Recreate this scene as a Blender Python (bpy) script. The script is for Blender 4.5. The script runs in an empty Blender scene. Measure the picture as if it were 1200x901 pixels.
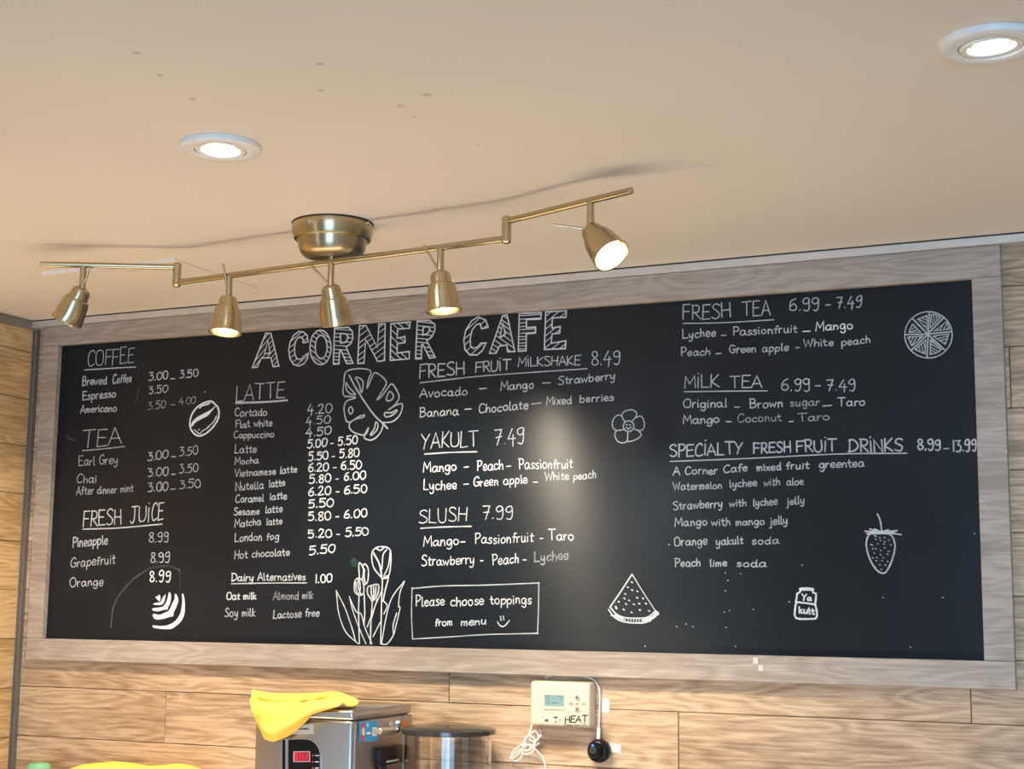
import bpy, bmesh, math, random
import numpy as np
from mathutils import Vector, Matrix

random.seed(7)
scene = bpy.context.scene
COL = scene.collection

# ------------------------------------------------------------------ camera
F_PX = 1778.09
CAM_POS = np.array([2.0198, -2.3674, 1.75])
CAM_ROT = np.array([[0.916093, 0.047878, 0.398097],
                    [0.400804, -0.137561, -0.905778],
                    [0.011396, 0.989335, -0.145208]])
cam_data = bpy.data.cameras.new('camera')
cam_data.sensor_width = 36.0
cam_data.lens = 36.0 * F_PX / 1200.0
cam_data.clip_start = 0.02
cam = bpy.data.objects.new('camera', cam_data)
COL.objects.link(cam)
mw = Matrix.Identity(4)
for i in range(3):
    for j in range(3):
        mw[i][j] = CAM_ROT[i][j]
    mw[i][3] = CAM_POS[i]
cam.matrix_world = mw
scene.camera = cam

# ------------------------------------------------------------------ colour management, world
vs = scene.view_settings
vs.view_transform = 'Standard'
vs.look = 'None'
vs.exposure = 0.0
vs.gamma = 1.0
vs.use_curve_mapping = False
world = bpy.data.worlds.new('world')
scene.world = world
world.use_nodes = True
bgn = world.node_tree.nodes['Background']
bgn.inputs['Color'].default_value = (0.45, 0.70, 1.0, 1)
bgn.inputs['Strength'].default_value = 0.55


def area_light(name, loc, target, sx, sy, power, color, spread=180):
    d = bpy.data.lights.new(name, 'AREA')
    d.shape = 'RECTANGLE'
    d.size, d.size_y = sx, sy
    d.energy = power
    d.color = color
    d.spread = math.radians(spread)
    o = bpy.data.objects.new(name, d)
    COL.objects.link(o)
    o.location = loc
    o.rotation_euler = (Vector(target) - Vector(loc)).to_track_quat('-Z', 'Y').to_euler()
    return o


# daylight through the shop front behind the camera; the warm side light is added to streak the board
area_light('shopfront_daylight', (2.7, -5.05, 1.30), (2.3, 0, 1.6), 2.0, 1.7, 118, (0.36, 0.64, 1.0))
area_light('added_side_light', (-0.074, -3.05, 1.35), (2.0, -3.05, 1.35), 0.58, 1.80, 7, (1.0, 0.95, 0.88))
# added upward fill under the track, brightens the ceiling and throws the bar's shadow
area_light('added_uplight', (0.74, -0.62, 1.12), (0.74, -0.62, 3), 1.8, 0.22, 8.6, (1.0, 0.80, 0.58))


def spot_light(name, loc, aim, power, color, size=110, blend=0.6, soft=0.02):
    d = bpy.data.lights.new(name, 'SPOT')
    d.energy = power
    d.color = color
    d.spot_size = math.radians(size)
    d.spot_blend = blend
    d.shadow_soft_size = soft
    o = bpy.data.objects.new(name, d)
    COL.objects.link(o)
    o.location = loc
    o.rotation_euler = Vector(aim).to_track_quat('-Z', 'Y').to_euler()
    return o


SPOT_COLOR = (1.0, 0.85, 0.64)
SPOT_POWER = 19.5
DOWN_POWER = 6.5


# ------------------------------------------------------------------ photo ray helpers
def ray(u, v):
    return CAM_ROT @ np.array([(u - 600) / F_PX, -(v - 450.5) / F_PX, -1.0])


def on(u, v, ax, val):
    d = ray(u, v)
    return CAM_POS + (val - CAM_POS[ax]) / d[ax] * d


CZ0, CX0, CSL = 2.3076, -0.0698, 0.0064


def ceil_z(x):
    return CZ0 + CSL * (x - CX0)


def on_ceiling(u, v, dz=0.0):
    d = ray(u, v)
    k = (CZ0 + CSL * (CAM_POS[0] - CX0) - dz - CAM_POS[2]) / (d[2] - CSL * d[0])
    return CAM_POS + k * d


# ------------------------------------------------------------------ object helpers
def link(name, bm, mat, parent=None, smooth=True, angle=35):
    me = bpy.data.meshes.new(name)
    if parent is not None:
        base = Vector((0, 0, 0))
        p = parent
        while p is not None:
            base += p.location
            p = p.parent
        bmesh.ops.translate(bm, verts=bm.verts, vec=-base)
    bm.to_mesh(me)
    bm.free()
    if smooth:
        me.shade_smooth()
        me.set_sharp_from_angle(angle=math.radians(angle))
    mats = mat if isinstance(mat, (list, tuple)) else [mat]
    for m in mats:
        me.materials.append(m)
    o = bpy.data.objects.new(name, me)
    COL.objects.link(o)
    if parent is not None:
        o.parent = parent
    return o


def tag(o, label, cat, group=None):
    o['label'] = label
    o['category'] = cat
    if group:
        o['group'] = group
    return o


def thing(name, label, cat, loc, group=None):
    o = bpy.data.objects.new(name, None)
    o.empty_display_size = 0.05
    COL.objects.link(o)
    o.location = loc
    return tag(o, label, cat, group)


def struct(name, bm, mat, smooth=False):
    o = link(name, bm, mat, None, smooth)
    o['kind'] = 'structure'
    return o


def add_box(bm, x0, x1, y0, y1, z0, z1, bevel=0.0, segs=2, mi=0):
    vs_ = [bm.verts.new((x, y, z)) for x in (x0, x1) for y in (y0, y1) for z in (z0, z1)]
    idx = [(0, 1, 3, 2), (4, 6, 7, 5), (0, 4, 5, 1), (2, 3, 7, 6), (0, 2, 6, 4), (1, 5, 7, 3)]
    fs = [bm.faces.new([vs_[i] for i in q]) for q in idx]
    for f in fs:
        f.material_index = mi
    if bevel > 0:
        es = list({e for f in fs for e in f.edges})
        r = bmesh.ops.bevel(bm, geom=es, offset=bevel, segments=segs, profile=0.5, affect='EDGES')
        for f in r['faces']:
            f.material_index = mi
    return vs_


def frame_from(axis):
    a = Vector(axis).normalized()
    t = Vector((0, 0, 1)) if abs(a.z) < 0.9 else Vector((1, 0, 0))
    u = a.cross(t).normalized()
    return a, u, a.cross(u).normalized()


def add_lathe(bm, prof, origin, axis, segs=40, mi=0, close0=True, close1=True):
    """prof: list of (radius, distance along axis)."""
    a, u, w = frame_from(axis)
    o = Vector(origin)
    rings = []
    for r, h in prof:
        if r < 1e-6:
            rings.append([bm.verts.new(o + a * h)])
        else:
            rings.append([bm.verts.new(o + a * h + (u * math.cos(t) + w * math.sin(t)) * r)
                          for t in [2 * math.pi * k / segs for k in range(segs)]])
    for A, B in zip(rings[:-1], rings[1:]):
        for k in range(segs):
            k2 = (k + 1) % segs
            if len(A) == 1 and len(B) == 1:
                continue
            if len(A) == 1:
                f = bm.faces.new((A[0], B[k2], B[k]))
            elif len(B) == 1:
                f = bm.faces.new((A[k], A[k2], B[0]))
            else:
                f = bm.faces.new((A[k], A[k2], B[k2], B[k]))
            f.material_index = mi
    if close0 and len(rings[0]) > 1:
        bm.faces.new(rings[0]).material_index = mi
    if close1 and len(rings[-1]) > 1:
        bm.faces.new(list(reversed(rings[-1]))).material_index = mi
    bmesh.ops.recalc_face_normals(bm, faces=bm.faces)


def add_rod(bm, p0, p1, r, segs=18, bev=0.15, mi=0):
    p0, p1 = Vector(p0), Vector(p1)
    L = (p1 - p0).length
    b = min(r * bev * 2, L * 0.2)
    add_lathe(bm, [(r - b, 0), (r, b), (r, L - b), (r - b, L)], p0, p1 - p0, segs, mi)


def catmull(pts, n=8, closed=False):
    P = [np.array(p, float) for p in pts]
    if len(P) < 3:
        return P
    out = []
    N = len(P)
    rng = range(N) if closed else range(N - 1)
    for i in rng:
        if closed:
            a, b, c, d = P[(i - 1) % N], P[i], P[(i + 1) % N], P[(i + 2) % N]
        else:
            b, c = P[i], P[i + 1]
            a = P[i - 1] if i > 0 else 2 * b - c
            d = P[i + 2] if i + 2 < N else 2 * c - b
        for k in range(n):
            t = k / n
            out.append(0.5 * ((2 * b) + (c - a) * t + (2 * a - 5 * b + 4 * c - d) * t * t
                              + (3 * b - a - 3 * c + d) * t ** 3))
    if not closed:
        out.append(P[-1])
    return out


def add_tube(bm, pts, r, segs=10, n=8):
    P = [Vector(p) for p in catmull(pts, n)]
    rings = []
    up = Vector((0.31, 0.2, 0.93))
    for i, p in enumerate(P):
        d = (P[min(i + 1, len(P) - 1)] - P[max(i - 1, 0)])
        if d.length < 1e-9:
            d = Vector((0, 0, 1))
        d.normalize()
        u = up - d * up.dot(d)
        if u.length < 1e-4:
            u = Vector((1, 0, 0)) - d * d.x
        u.normalize()
        up = u
        w = d.cross(u)
        rings.append([bm.verts.new(p + (u * math.cos(t) + w * math.sin(t)) * r)
                      for t in [2 * math.pi * k / segs for k in range(segs)]])
    for A, B in zip(rings[:-1], rings[1:]):
        for k in range(segs):
            bm.faces.new((A[k], A[(k + 1) % segs], B[(k + 1) % segs], B[k]))
    bm.faces.new(list(reversed(rings[0])))
    bm.faces.new(rings[-1])


# ------------------------------------------------------------------ materials
def new_mat(name):
    m = bpy.data.materials.new(name)
    m.use_nodes = True
    nt = m.node_tree
    b = nt.nodes['Principled BSDF']
    return m, nt, b


def N(nt, typ, **kw):
    n = nt.nodes.new(typ)
    for k, v in kw.items():
        if k in ('operation', 'blend_type', 'data_type', 'noise_dimensions', 'feature', 'wave_type', 'bands_direction', 'wave_profile'):
            setattr(n, k, v)
        else:
            n.inputs[k].default_value = v
    return n


def plain(name, col, rough=0.5, metal=0.0, noise=0.06, scale=40.0, spec=0.5, bump=0.0):
    m, nt, b = new_mat(name)
    tc = N(nt, 'ShaderNodeTexCoord')
    nz = N(nt, 'ShaderNodeTexNoise', Scale=scale, Detail=4.0)
    nt.links.new(tc.outputs['Object'], nz.inputs['Vector'])
    rp = nt.nodes.new('ShaderNodeValToRGB')
    lo = [c * (1 - noise) for c in col]
    hi = [min(1, c * (1 + noise)) for c in col]
    rp.color_ramp.elements[0].color = (*lo, 1)
    rp.color_ramp.elements[1].color = (*hi, 1)
    rp.color_ramp.elements[0].position = 0.3
    rp.color_ramp.elements[1].position = 0.7
    nt.links.new(nz.outputs['Fac'], rp.inputs['Fac'])
    nt.links.new(rp.outputs['Color'], b.inputs['Base Color'])
    b.inputs['Roughness'].default_value = rough
    b.inputs['Metallic'].default_value = metal
    b.inputs['Specular IOR Level'].default_value = spec
    if bump > 0:
        bp = N(nt, 'ShaderNodeBump', Strength=bump, Distance=0.002)
        nt.links.new(nz.outputs['Fac'], bp.inputs['Height'])
        nt.links.new(bp.outputs['Normal'], b.inputs['Normal'])
    return m


def emit(name, col, strength):
    m, nt, b = new_mat(name)
    b.inputs['Base Color'].default_value = (0.03, 0.03, 0.03, 1)
    b.inputs['Specular IOR Level'].default_value = 0.05
    b.inputs['Emission Color'].default_value = (*col, 1)
    b.inputs['Emission Strength'].default_value = strength
    return m


def wood(name, dark, mid, light, rough=0.45):
    """Oak laminate: UV u runs along the grain (metres), v across it."""
    m, nt, b = new_mat(name)
    L = nt.links.new
    uv = N(nt, 'ShaderNodeUVMap')

    def mapped(sx, sy):
        mp = nt.nodes.new('ShaderNodeMapping')
        mp.inputs['Scale'].default_value = (sx, sy, 1)
        L(uv.outputs['UV'], mp.inputs['Vector'])
        return mp

    # slow warp of the growth rings -> cathedral arches
    warp = N(nt, 'ShaderNodeTexNoise', Scale=1.0, Detail=2.0, Roughness=0.5)
    L(mapped(2.4, 15.0).outputs[0], warp.inputs['Vector'])
    rings = N(nt, 'ShaderNodeMath', operation='MULTIPLY')
    L(warp.outputs['Fac'], rings.inputs[0])
    rings.inputs[1].default_value = 13.0
    fr = N(nt, 'ShaderNodeMath', operation='PINGPONG')
    L(rings.outputs[0], fr.inputs[0])
    fr.inputs[1].default_value = 0.5
    # streaks along the grain
    st = N(nt, 'ShaderNodeTexNoise', Scale=1.0, Detail=8.0, Roughness=0.68)
    L(mapped(7.0, 160.0).outputs[0], st.inputs['Vector'])
    fine = N(nt, 'ShaderNodeTexNoise', Scale=1.0, Detail=3.0, Roughness=0.6)
    L(mapped(22.0, 360.0).outputs[0], fine.inputs['Vector'])
    big = N(nt, 'ShaderNodeTexNoise', Scale=1.0, Detail=2.0)
    L(mapped(1.4, 12.0).outputs[0], big.inputs['Vector'])

    def mul(sock, k):
        n = N(nt, 'ShaderNodeMath', operation='MULTIPLY')
        L(sock, n.inputs[0])
        n.inputs[1].default_value = k
        return n.outputs[0]

    def add(a, c):
        n = N(nt, 'ShaderNodeMath', operation='ADD')
        L(a, n.inputs[0])
        L(c, n.inputs[1])
        return n.outputs[0]
    tot = add(add(mul(fr.outputs[0], 0.31), mul(st.outputs['Fac'], 0.70)),
              add(mul(fine.outputs['Fac'], 0.42), mul(big.outputs['Fac'], 0.48)))
    # small knots
    vo = N(nt, 'ShaderNodeTexVoronoi', Scale=1.0, Randomness=1.0)
    L(mapped(2.0, 9.0).outputs[0], vo.inputs['Vector'])
    kn = nt.nodes.new('ShaderNodeMapRange')
    kn.inputs['From Min'].default_value = 0.0
    kn.inputs['From Max'].default_value = 0.13
    kn.inputs['To Min'].default_value = -0.5
    kn.inputs['To Max'].default_value = 0.0
    L(vo.outputs['Distance'], kn.inputs['Value'])
    tot = add(tot, kn.outputs[0])
    rp = nt.nodes.new('ShaderNodeValToRGB')
    e = rp.color_ramp.elements
    e[0].position, e[0].color = 0.70, (*dark, 1)
    e[1].position, e[1].color = 1.13, (*light, 1)
    k = e.new(0.90)
    k.color = (*mid, 1)
    L(tot, rp.inputs['Fac'])
    # per-plank tone
    at = nt.nodes.new('ShaderNodeAttribute')
    at.attribute_name = 'tone'
    hs = nt.nodes.new('ShaderNodeHueSaturation')
    L(rp.outputs['Color'], hs.inputs['Color'])
    L(at.outputs['Fac'], hs.inputs['Value'])
    L(hs.outputs['Color'], b.inputs['Base Color'])
    b.inputs['Roughness'].default_value = rough
    bp = N(nt, 'ShaderNodeBump', Strength=0.12, Distance=0.0008)
    L(st.outputs['Fac'], bp.inputs['Height'])
    L(bp.outputs['Normal'], b.inputs['Normal'])
    return m


def brushed(name, col, rough=0.3, aniso=0.6, direction=(3, 3, 260), var=1.0, rot=0.0):
    m, nt, b = new_mat(name)
    tc = N(nt, 'ShaderNodeTexCoord')
    mp = nt.nodes.new('ShaderNodeMapping')
    mp.inputs['Scale'].default_value = direction
    nt.links.new(tc.outputs['Object'], mp.inputs['Vector'])
    nz = N(nt, 'ShaderNodeTexNoise', Scale=6.0, Detail=4.0)
    nt.links.new(mp.outputs[0], nz.inputs['Vector'])
    mr = nt.nodes.new('ShaderNodeMapRange')
    mr.inputs['To Min'].default_value = rough - 0.025 * var
    mr.inputs['To Max'].default_value = rough + 0.03 * var
    nt.links.new(nz.outputs['Fac'], mr.inputs['Value'])
    nt.links.new(mr.outputs[0], b.inputs['Roughness'])
    b.inputs['Base Color'].default_value = (*col, 1)
    b.inputs['Metallic'].default_value = 1.0
    b.inputs['Anisotropic'].default_value = aniso
    b.inputs['Anisotropic Rotation'].default_value = rot
    return m


def chalk(name, col, cover):
    """Dry chalk: grains of pale powder with the board showing between them."""
    m, nt, b = new_mat(name)
    tc = N(nt, 'ShaderNodeTexCoord')
    nz = N(nt, 'ShaderNodeTexNoise', Scale=420.0, Detail=3.0, Roughness=0.7)
    nt.links.new(tc.outputs['Object'], nz.inputs['Vector'])
    n2 = N(nt, 'ShaderNodeTexNoise', Scale=22.0, Detail=2.0)
    nt.links.new(tc.outputs['Object'], n2.inputs['Vector'])
    ad = N(nt, 'ShaderNodeMath', operation='ADD')
    nt.links.new(nz.outputs['Fac'], ad.inputs[0])
    nt.links.new(n2.outputs['Fac'], ad.inputs[1])
    mr = nt.nodes.new('ShaderNodeMapRange')
    mr.inputs['From Min'].default_value = 0.7
    mr.inputs['From Max'].default_value = 1.3
    mr.inputs['To Min'].default_value = max(0, cover - 0.13)
    mr.inputs['To Max'].default_value = min(1, cover + 0.13)
    nt.links.new(ad.outputs[0], mr.inputs['Value'])
    b.inputs['Base Color'].default_value = (*col, 1)
    b.inputs['Roughness'].default_value = 0.95
    b.inputs['Specular IOR Level'].default_value = 0.1
    nt.links.new(mr.outputs[0], b.inputs['Alpha'])
    return m


M = {}
M['wall_wood'] = wood('oak_laminate', (0.30, 0.185, 0.10), (0.53, 0.36, 0.22), (0.66, 0.47, 0.30))
M['left_wood'] = wood('honey_oak_laminate', (0.38, 0.225, 0.09), (0.60, 0.38, 0.175), (0.70, 0.47, 0.24))
M['frame_wood'] = wood('grey_oak_laminate', (0.29, 0.23, 0.182), (0.375, 0.307, 0.25), (0.44, 0.368, 0.305))
M['brass'] = brushed('brushed_brass', (0.52, 0.43, 0.27), 0.30, 0.8, (3, 3, 60), 0.3, 0.25)
M['brass_plain'] = brushed('satin_brass', (0.52, 0.44, 0.28), 0.27, 0.0, (5, 5, 5), 0.2)
M['steel'] = brushed('brushed_steel', (0.48, 0.45, 0.43), 0.34, 0.5, (260, 260, 3))
M['steel_side'] = brushed('steel_side', (0.42, 0.39, 0.36), 0.30, 0.4, (3, 260, 3))
M['chrome'] = brushed('chrome', (0.75, 0.76, 0.78), 0.14, 0.0)
M['alu'] = plain('pale_trim', (0.72, 0.70, 0.67), 0.32, metal=0.6, noise=0.05)
M['dull_trim'] = plain('dull_brown_trim', (0.22, 0.185, 0.15), 0.4)
M['dark_trim'] = plain('dark_edge_trim', (0.14, 0.125, 0.105), 0.3)
M['gap'] = plain('gap_shade', (0.03, 0.028, 0.025), 0.9)
M['white_trim'] = plain('white_enamel', (0.82, 0.80, 0.76), 0.35)
M['white_plastic'] = plain('white_plastic', (0.80, 0.77, 0.70), 0.4)
M['cream'] = plain('cream_plastic', (0.67, 0.57, 0.43), 0.45, noise=0.02)
M['cream_button'] = plain('button_rubber', (0.40, 0.37, 0.31), 0.5)
M['lcd'] = plain('lcd_glass', (0.20, 0.32, 0.34), 0.2, noise=0.03)
M['ink'] = plain('black_ink', (0.02, 0.02, 0.02), 0.6)
M['black'] = plain('black_plastic', (0.006, 0.006, 0.007), 0.25, spec=0.25)
M['black_matte'] = plain('black_matte', (0.018, 0.018, 0.02), 0.5)
M['paper'] = plain('white_paper', (0.64, 0.61, 0.58), 0.8, noise=0.03)
M['paper_green'] = plain('off_white_paper', (0.58, 0.56, 0.48), 0.8, noise=0.03)
M['cloth'] = plain('yellow_microfibre', (0.80, 0.55, 0.10), 0.95, noise=0.10, scale=260, spec=0.1, bump=0.5)
M['green'] = plain('green_plastic', (0.18, 0.50, 0.25), 0.4)
M['stick_blue'] = plain('blue_print', (0.02, 0.26, 0.52), 0.4)
M['stick_red'] = plain('red_print', (0.55, 0.04, 0.05), 0.4)
M['stick_skin'] = plain('peach_print', (0.72, 0.42, 0.32), 0.5)
M['stick_orange'] = plain('orange_print', (0.66, 0.20, 0.06), 0.5)
M['plate'] = plain('grey_label', (0.42, 0.40, 0.38), 0.4)
M['worktop'] = plain('pale_stone', (0.62, 0.56, 0.48), 0.35)
M['cabinet'] = plain('cabinet_white', (0.60, 0.56, 0.50), 0.5)
M['floor'] = plain('floor_tile', (0.34, 0.28, 0.23), 0.5, noise=0.15, scale=3)
M['plaster'] = plain('plaster_wall', (0.55, 0.47, 0.37), 0.8)
M['specks'] = plain('paint_flecks', (0.35, 0.36, 0.32), 0.8)
M['green_smear'] = chalk('green_smear', (0.10, 0.30, 0.22), 0.18)
M['smudge'] = chalk('dusty_smudge', (0.5, 0.5, 0.48), 0.025)
CH = [chalk('chalk_faint', (0.70, 0.75, 0.78), 0.34), chalk('chalk_soft', (0.74, 0.78, 0.80), 0.56),
      chalk('chalk_firm', (0.78, 0.81, 0.82), 0.72), chalk('chalk_bold', (0.84, 0.86, 0.86), 0.92),
      chalk('chalk_thin', (0.72, 0.77, 0.80), 0.46)]
M['lamp_glow'] = emit('warm_lamp_glow', (1.0, 0.90, 0.70), 11.0)
M['vent_glow'] = emit('vent_glow', (1.0, 0.85, 0.55), 1.0)
M['down_glow'] = emit('downlight_glow', (1.0, 0.93, 0.76), 9.0)
M['led_red'] = emit('red_digits', (0.45, 0.0, 0.03), 0.35)
M['led_back'] = emit('red_display_glow', (1.0, 0.01, 0.06), 0.75)
M['led_blue'] = emit('blue_led', (0.03, 0.10, 1.0), 6.0)
M['led_dot'] = emit('indicator_dot', (0.9, 0.12, 0.12), 0.5)


def board_mat():
    m, nt, b = new_mat('chalkboard_black')
    L = nt.links.new
    tc = N(nt, 'ShaderNodeTexCoord')
    n1 = N(nt, 'ShaderNodeTexNoise', Scale=3.0, Detail=5.0, Roughness=0.6)
    n2 = N(nt, 'ShaderNodeTexNoise', Scale=240.0, Detail=2.0)
    L(tc.outputs['Object'], n1.inputs['Vector'])
    L(tc.outputs['Object'], n2.inputs['Vector'])
    rp = nt.nodes.new('ShaderNodeValToRGB')
    rp.color_ramp.elements[0].position = 0.35
    rp.color_ramp.elements[0].color = (0.004, 0.008, 0.013, 1)
    rp.color_ramp.elements[1].position = 0.75
    rp.color_ramp.elements[1].color = (0.009, 0.0135, 0.020, 1)
    L(n1.outputs['Fac'], rp.inputs['Fac'])
    L(rp.outputs['Color'], b.inputs['Base Color'])
    mr = nt.nodes.new('ShaderNodeMapRange')
    mr.inputs['To Min'].default_value = 0.33
    mr.inputs['To Max'].default_value = 0.39
    L(n1.outputs['Fac'], mr.inputs['Value'])
    L(mr.outputs[0], b.inputs['Roughness'])
    b.inputs['Specular IOR Level'].default_value = 0.34
    b.inputs['Anisotropic'].default_value = 0.85
    tg = nt.nodes.new('ShaderNodeCombineXYZ')
    tg.inputs[2].default_value = 1.0
    L(tg.outputs[0], b.inputs['Tangent'])      # board was painted with sideways strokes
    bp = N(nt, 'ShaderNodeBump', Strength=0.03, Distance=0.0005)
    L(n2.outputs['Fac'], bp.inputs['Height'])
    L(bp.outputs['Normal'], b.inputs['Normal'])
    return m


M['board'] = board_mat()


def ceiling_mat():
    m, nt, b = new_mat('ceiling_paint')
    L = nt.links.new
    geo = N(nt, 'ShaderNodeNewGeometry')
    n1 = N(nt, 'ShaderNodeTexNoise', Scale=2.2, Detail=3.0)
    L(geo.outputs['Position'], n1.inputs['Vector'])
    rp = nt.nodes.new('ShaderNodeValToRGB')
    rp.color_ramp.elements[0].position = 0.3
    rp.color_ramp.elements[0].color = (0.73, 0.65, 0.56, 1)
    rp.color_ramp.elements[1].position = 0.7
    rp.color_ramp.elements[1].color = (0.77, 0.69, 0.60, 1)
    L(n1.outputs['Fac'], rp.inputs['Fac'])
    cur = rp.outputs['Color']
    for (u, v, r) in [(160, 62, .0030), (187, 88, .0026), (226, 116, .0030), (375, 75, .0034), (376, 106, .0028),
                      (500, 111, .0042), (469, 124, .0030), (486, 137, .0016), (560, 170, .0018)]:
        p = on_ceiling(u, v)
        vd = nt.nodes.new('ShaderNodeVectorMath')
        vd.operation = 'DISTANCE'
        L(geo.outputs['Position'], vd.inputs[0])
        vd.inputs[1].default_value = tuple(p)
        mr = nt.nodes.new('ShaderNodeMapRange')
        mr.inputs['From Min'].default_value = r * 0.5
        mr.inputs['From Max'].default_value = r * 2.0
        mr.inputs['To Min'].default_value = 0.45
        mr.inputs['To Max'].default_value = 0.0
        L(vd.outputs['Value'], mr.inputs['Value'])
        mx = nt.nodes.new('ShaderNodeMixRGB')
        L(mr.outputs[0], mx.inputs['Fac'])
        L(cur, mx.inputs['Color1'])
        mx.inputs['Color2'].default_value = (0.25, 0.19, 0.14, 1)
        cur = mx.outputs['Color']
    L(cur, b.inputs['Base Color'])
    b.inputs['Roughness'].default_value = 0.75
    b.inputs['Specular IOR Level'].default_value = 0.25
    return m


M['ceiling'] = ceiling_mat()

# glass for the hopper
gm, gnt, gb = new_mat('clear_plastic')
gb.inputs['Base Color'].default_value = (0.92, 0.90, 0.87, 1)
gb.inputs['Roughness'].default_value = 0.04
gb.inputs['IOR'].default_value = 1.45
gb.inputs['Transmission Weight'].default_value = 1.0
M['clear'] = gm


# ------------------------------------------------------------------ planks
def plank_mesh(rects, to_world, thick, gap=0.0011):
    """rects: (u0,u1,v0,v1) in wall coordinates; each becomes a bevelled board of one mesh."""
    bm = bmesh.new()
    uvl = bm.loops.layers.uv.new('UVMap')
    tone = bm.faces.layers.float.new('tone')
    for (u0, u1, v0, v1) in rects:
        a, c = u0 + gap * .5, u1 - gap * .5
        d, e = v0 + gap * .5, v1 - gap * .5
        ou, ov = random.uniform(0, 40), random.uniform(0, 40)
        tn = random.uniform(0.92, 1.06)
        bv = 0.0009
        outer = [(a, d), (c, d), (c, e), (a, e)]
        inner = [(a + bv, d + bv), (c - bv, d + bv), (c - bv, e - bv), (a + bv, e - bv)]
        VO = [bm.verts.new(to_world(p[0], p[1], -bv)) for p in outer]
        VI = [bm.verts.new(to_world(p[0], p[1], 0)) for p in inner]
        VB = [bm.verts.new(to_world(p[0], p[1], -thick)) for p in outer]
        co = {}
        for V, S in ((VO, outer), (VI, inner), (VB, outer)):
            for v, s in zip(V, S):
                co[v] = s
        fs = [bm.faces.new(VI)]
        for k in range(4):
            k2 = (k + 1) % 4
            fs.append(bm.faces.new((VO[k], VO[k2], VI[k2], VI[k])))
            fs.append(bm.faces.new((VB[k], VB[k2], VO[k2], VO[k])))
        for f in fs:
            f[tone] = tn
            for l in f.loops:
                s = co[l.vert]
                l[uvl].uv = (s[0] + ou, s[1] + ov)
    # backing sheet behind the joints
    us = [r[0] for r in rects] + [r[1] for r in rects]
    vs2 = [r[2] for r in rects] + [r[3] for r in rects]
    B = [bm.verts.new(to_world(u, v, -thick)) for u, v in
         ((min(us), min(vs2)), (max(us), min(vs2)), (max(us), max(vs2)), (min(us), max(vs2)))]
    f = bm.faces.new(B)
    f[tone] = 0.25
    for l in f.loops:
        l[uvl].uv = (0, 0)
    bmesh.ops.recalc_face_normals(bm, faces=bm.faces)
    return bm


WALL_Y = 0.006
PITCH = 0.0935
row_z = [1.5875 + PITCH * k for k in range(-17, 9)]
seams = {1.4940: [0.2822, 1.2735], 1.5875: [0.866], 2.0550: [1.7975], 1.4005: [0.55, 1.55], 2.1485: [1.2]}
rects = []
for z0 in row_z[:-1]:
    key = next((k for k in seams if abs(k - z0) < 0.003), None)
    cuts = seams.get(key) if key else None
    if cuts is None:
        s0 = random.uniform(-0.1, 0.9)
        cuts = [s0 + 1.0 * k for k in range(5)]
    else:
        cuts = list(cuts)
        while cuts[-1] < 4.2:
            cuts.append(cuts[-1] + random.uniform(0.85, 1.05))
    xs = [CX0] + [c for c in cuts if CX0 + 0.05 < c < 4.1] + [4.2]
    for a, c in zip(xs[:-1], xs[1:]):
        rects.append((a, c, z0, z0 + PITCH))
struct('wall_back', plank_mesh(rects, lambda u, v, w: (u, WALL_Y - w, v), 0.008), M['wall_wood'])

rects = []
lrow = [1.584 + 0.0943 * k for k in range(-17, 9)]
for z0 in lrow[:-1]:
    s0 = random.uniform(-0.9, -0.35)
    xs = [0.0] + [s0 - 0.9 * k for k in range(4) if s0 - 0.9 * k > -2.5] + [-2.6]
    for a, c in zip(xs[:-1], xs[1:]):
        rects.append((c, a, z0, z0 + 0.0943))
struct('wall_left', plank_mesh(rects, lambda u, v, w: (CX0 + w, u, v), 0.008), M['left_wood'])


# rest of the room: floor, ceiling, far walls with shop-front openings
bm = bmesh.new()
add_box(bm, -0.3, 4.4, -5.2, 0.02, -0.05, 0.0)
struct('floor', bm, M['floor'])

bm = bmesh.new()
c8 = []
for x in (-0.3, 4.4):
    for y in (-5.2, 0.03):
        for h in (0, 0.1):
            c8.append(bm.verts.new((x, y, ceil_z(x) + h)))
for q in [(0, 1, 3, 2), (4, 6, 7, 5), (0, 4, 5, 1), (2, 3, 7, 6), (0, 2, 6, 4), (1, 5, 7, 3)]:
    bm.faces.new([c8[i] for i in q])
bmesh.ops.recalc_face_normals(bm, faces=bm.faces)
struct('ceiling', bm, M['ceiling'])

bm = bmesh.new()
add_box(bm, -0.16, CX0, -5.1, -3.35, 0.0, 2.30)
add_box(bm, -0.16, CX0, -2.75, -2.60, 0.0, 2.30)
add_box(bm, -0.16, CX0, -3.35, -2.75, 0.0, 0.40)
add_box(bm, -0.16, CX0, -3.35, -2.75, 2.27, 2.30)
struct('wall_side', bm, M['plaster'])  # its opening is added for the side light
bm = bmesh.new()
add_box(bm, 4.2, 4.3, -5.1, 0.02, 0, 2.34)
struct('wall_right', bm, M['plaster'])
bm = bmesh.new()
add_box(bm, -0.16, 0.95, -5.2, -5.1, 0.0, 2.31)
add_box(bm, 3.45, 4.3, -5.2, -5.1, 0.0, 2.33)
add_box(bm, 0.95, 3.45, -5.2, -5.1, 0.0, 0.45)
add_box(bm, 0.95, 3.45, -5.2, -5.1, 2.22, 2.31)
struct('wall_front', bm, M['plaster'])
bm = bmesh.new()
for x0, x1, z0, z1 in ((0.95, 1.0, .45, 2.22), (3.40, 3.45, .45, 2.22), (2.2, 2.25, .45, 2.22), (.95, 3.45, .45, .50), (.95, 3.45, 2.17, 2.22)):
    add_box(bm, x0, x1, -5.18, -5.12, z0, z1, 0.004)
struct('window_1', bm, M['dark_trim'])

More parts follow.
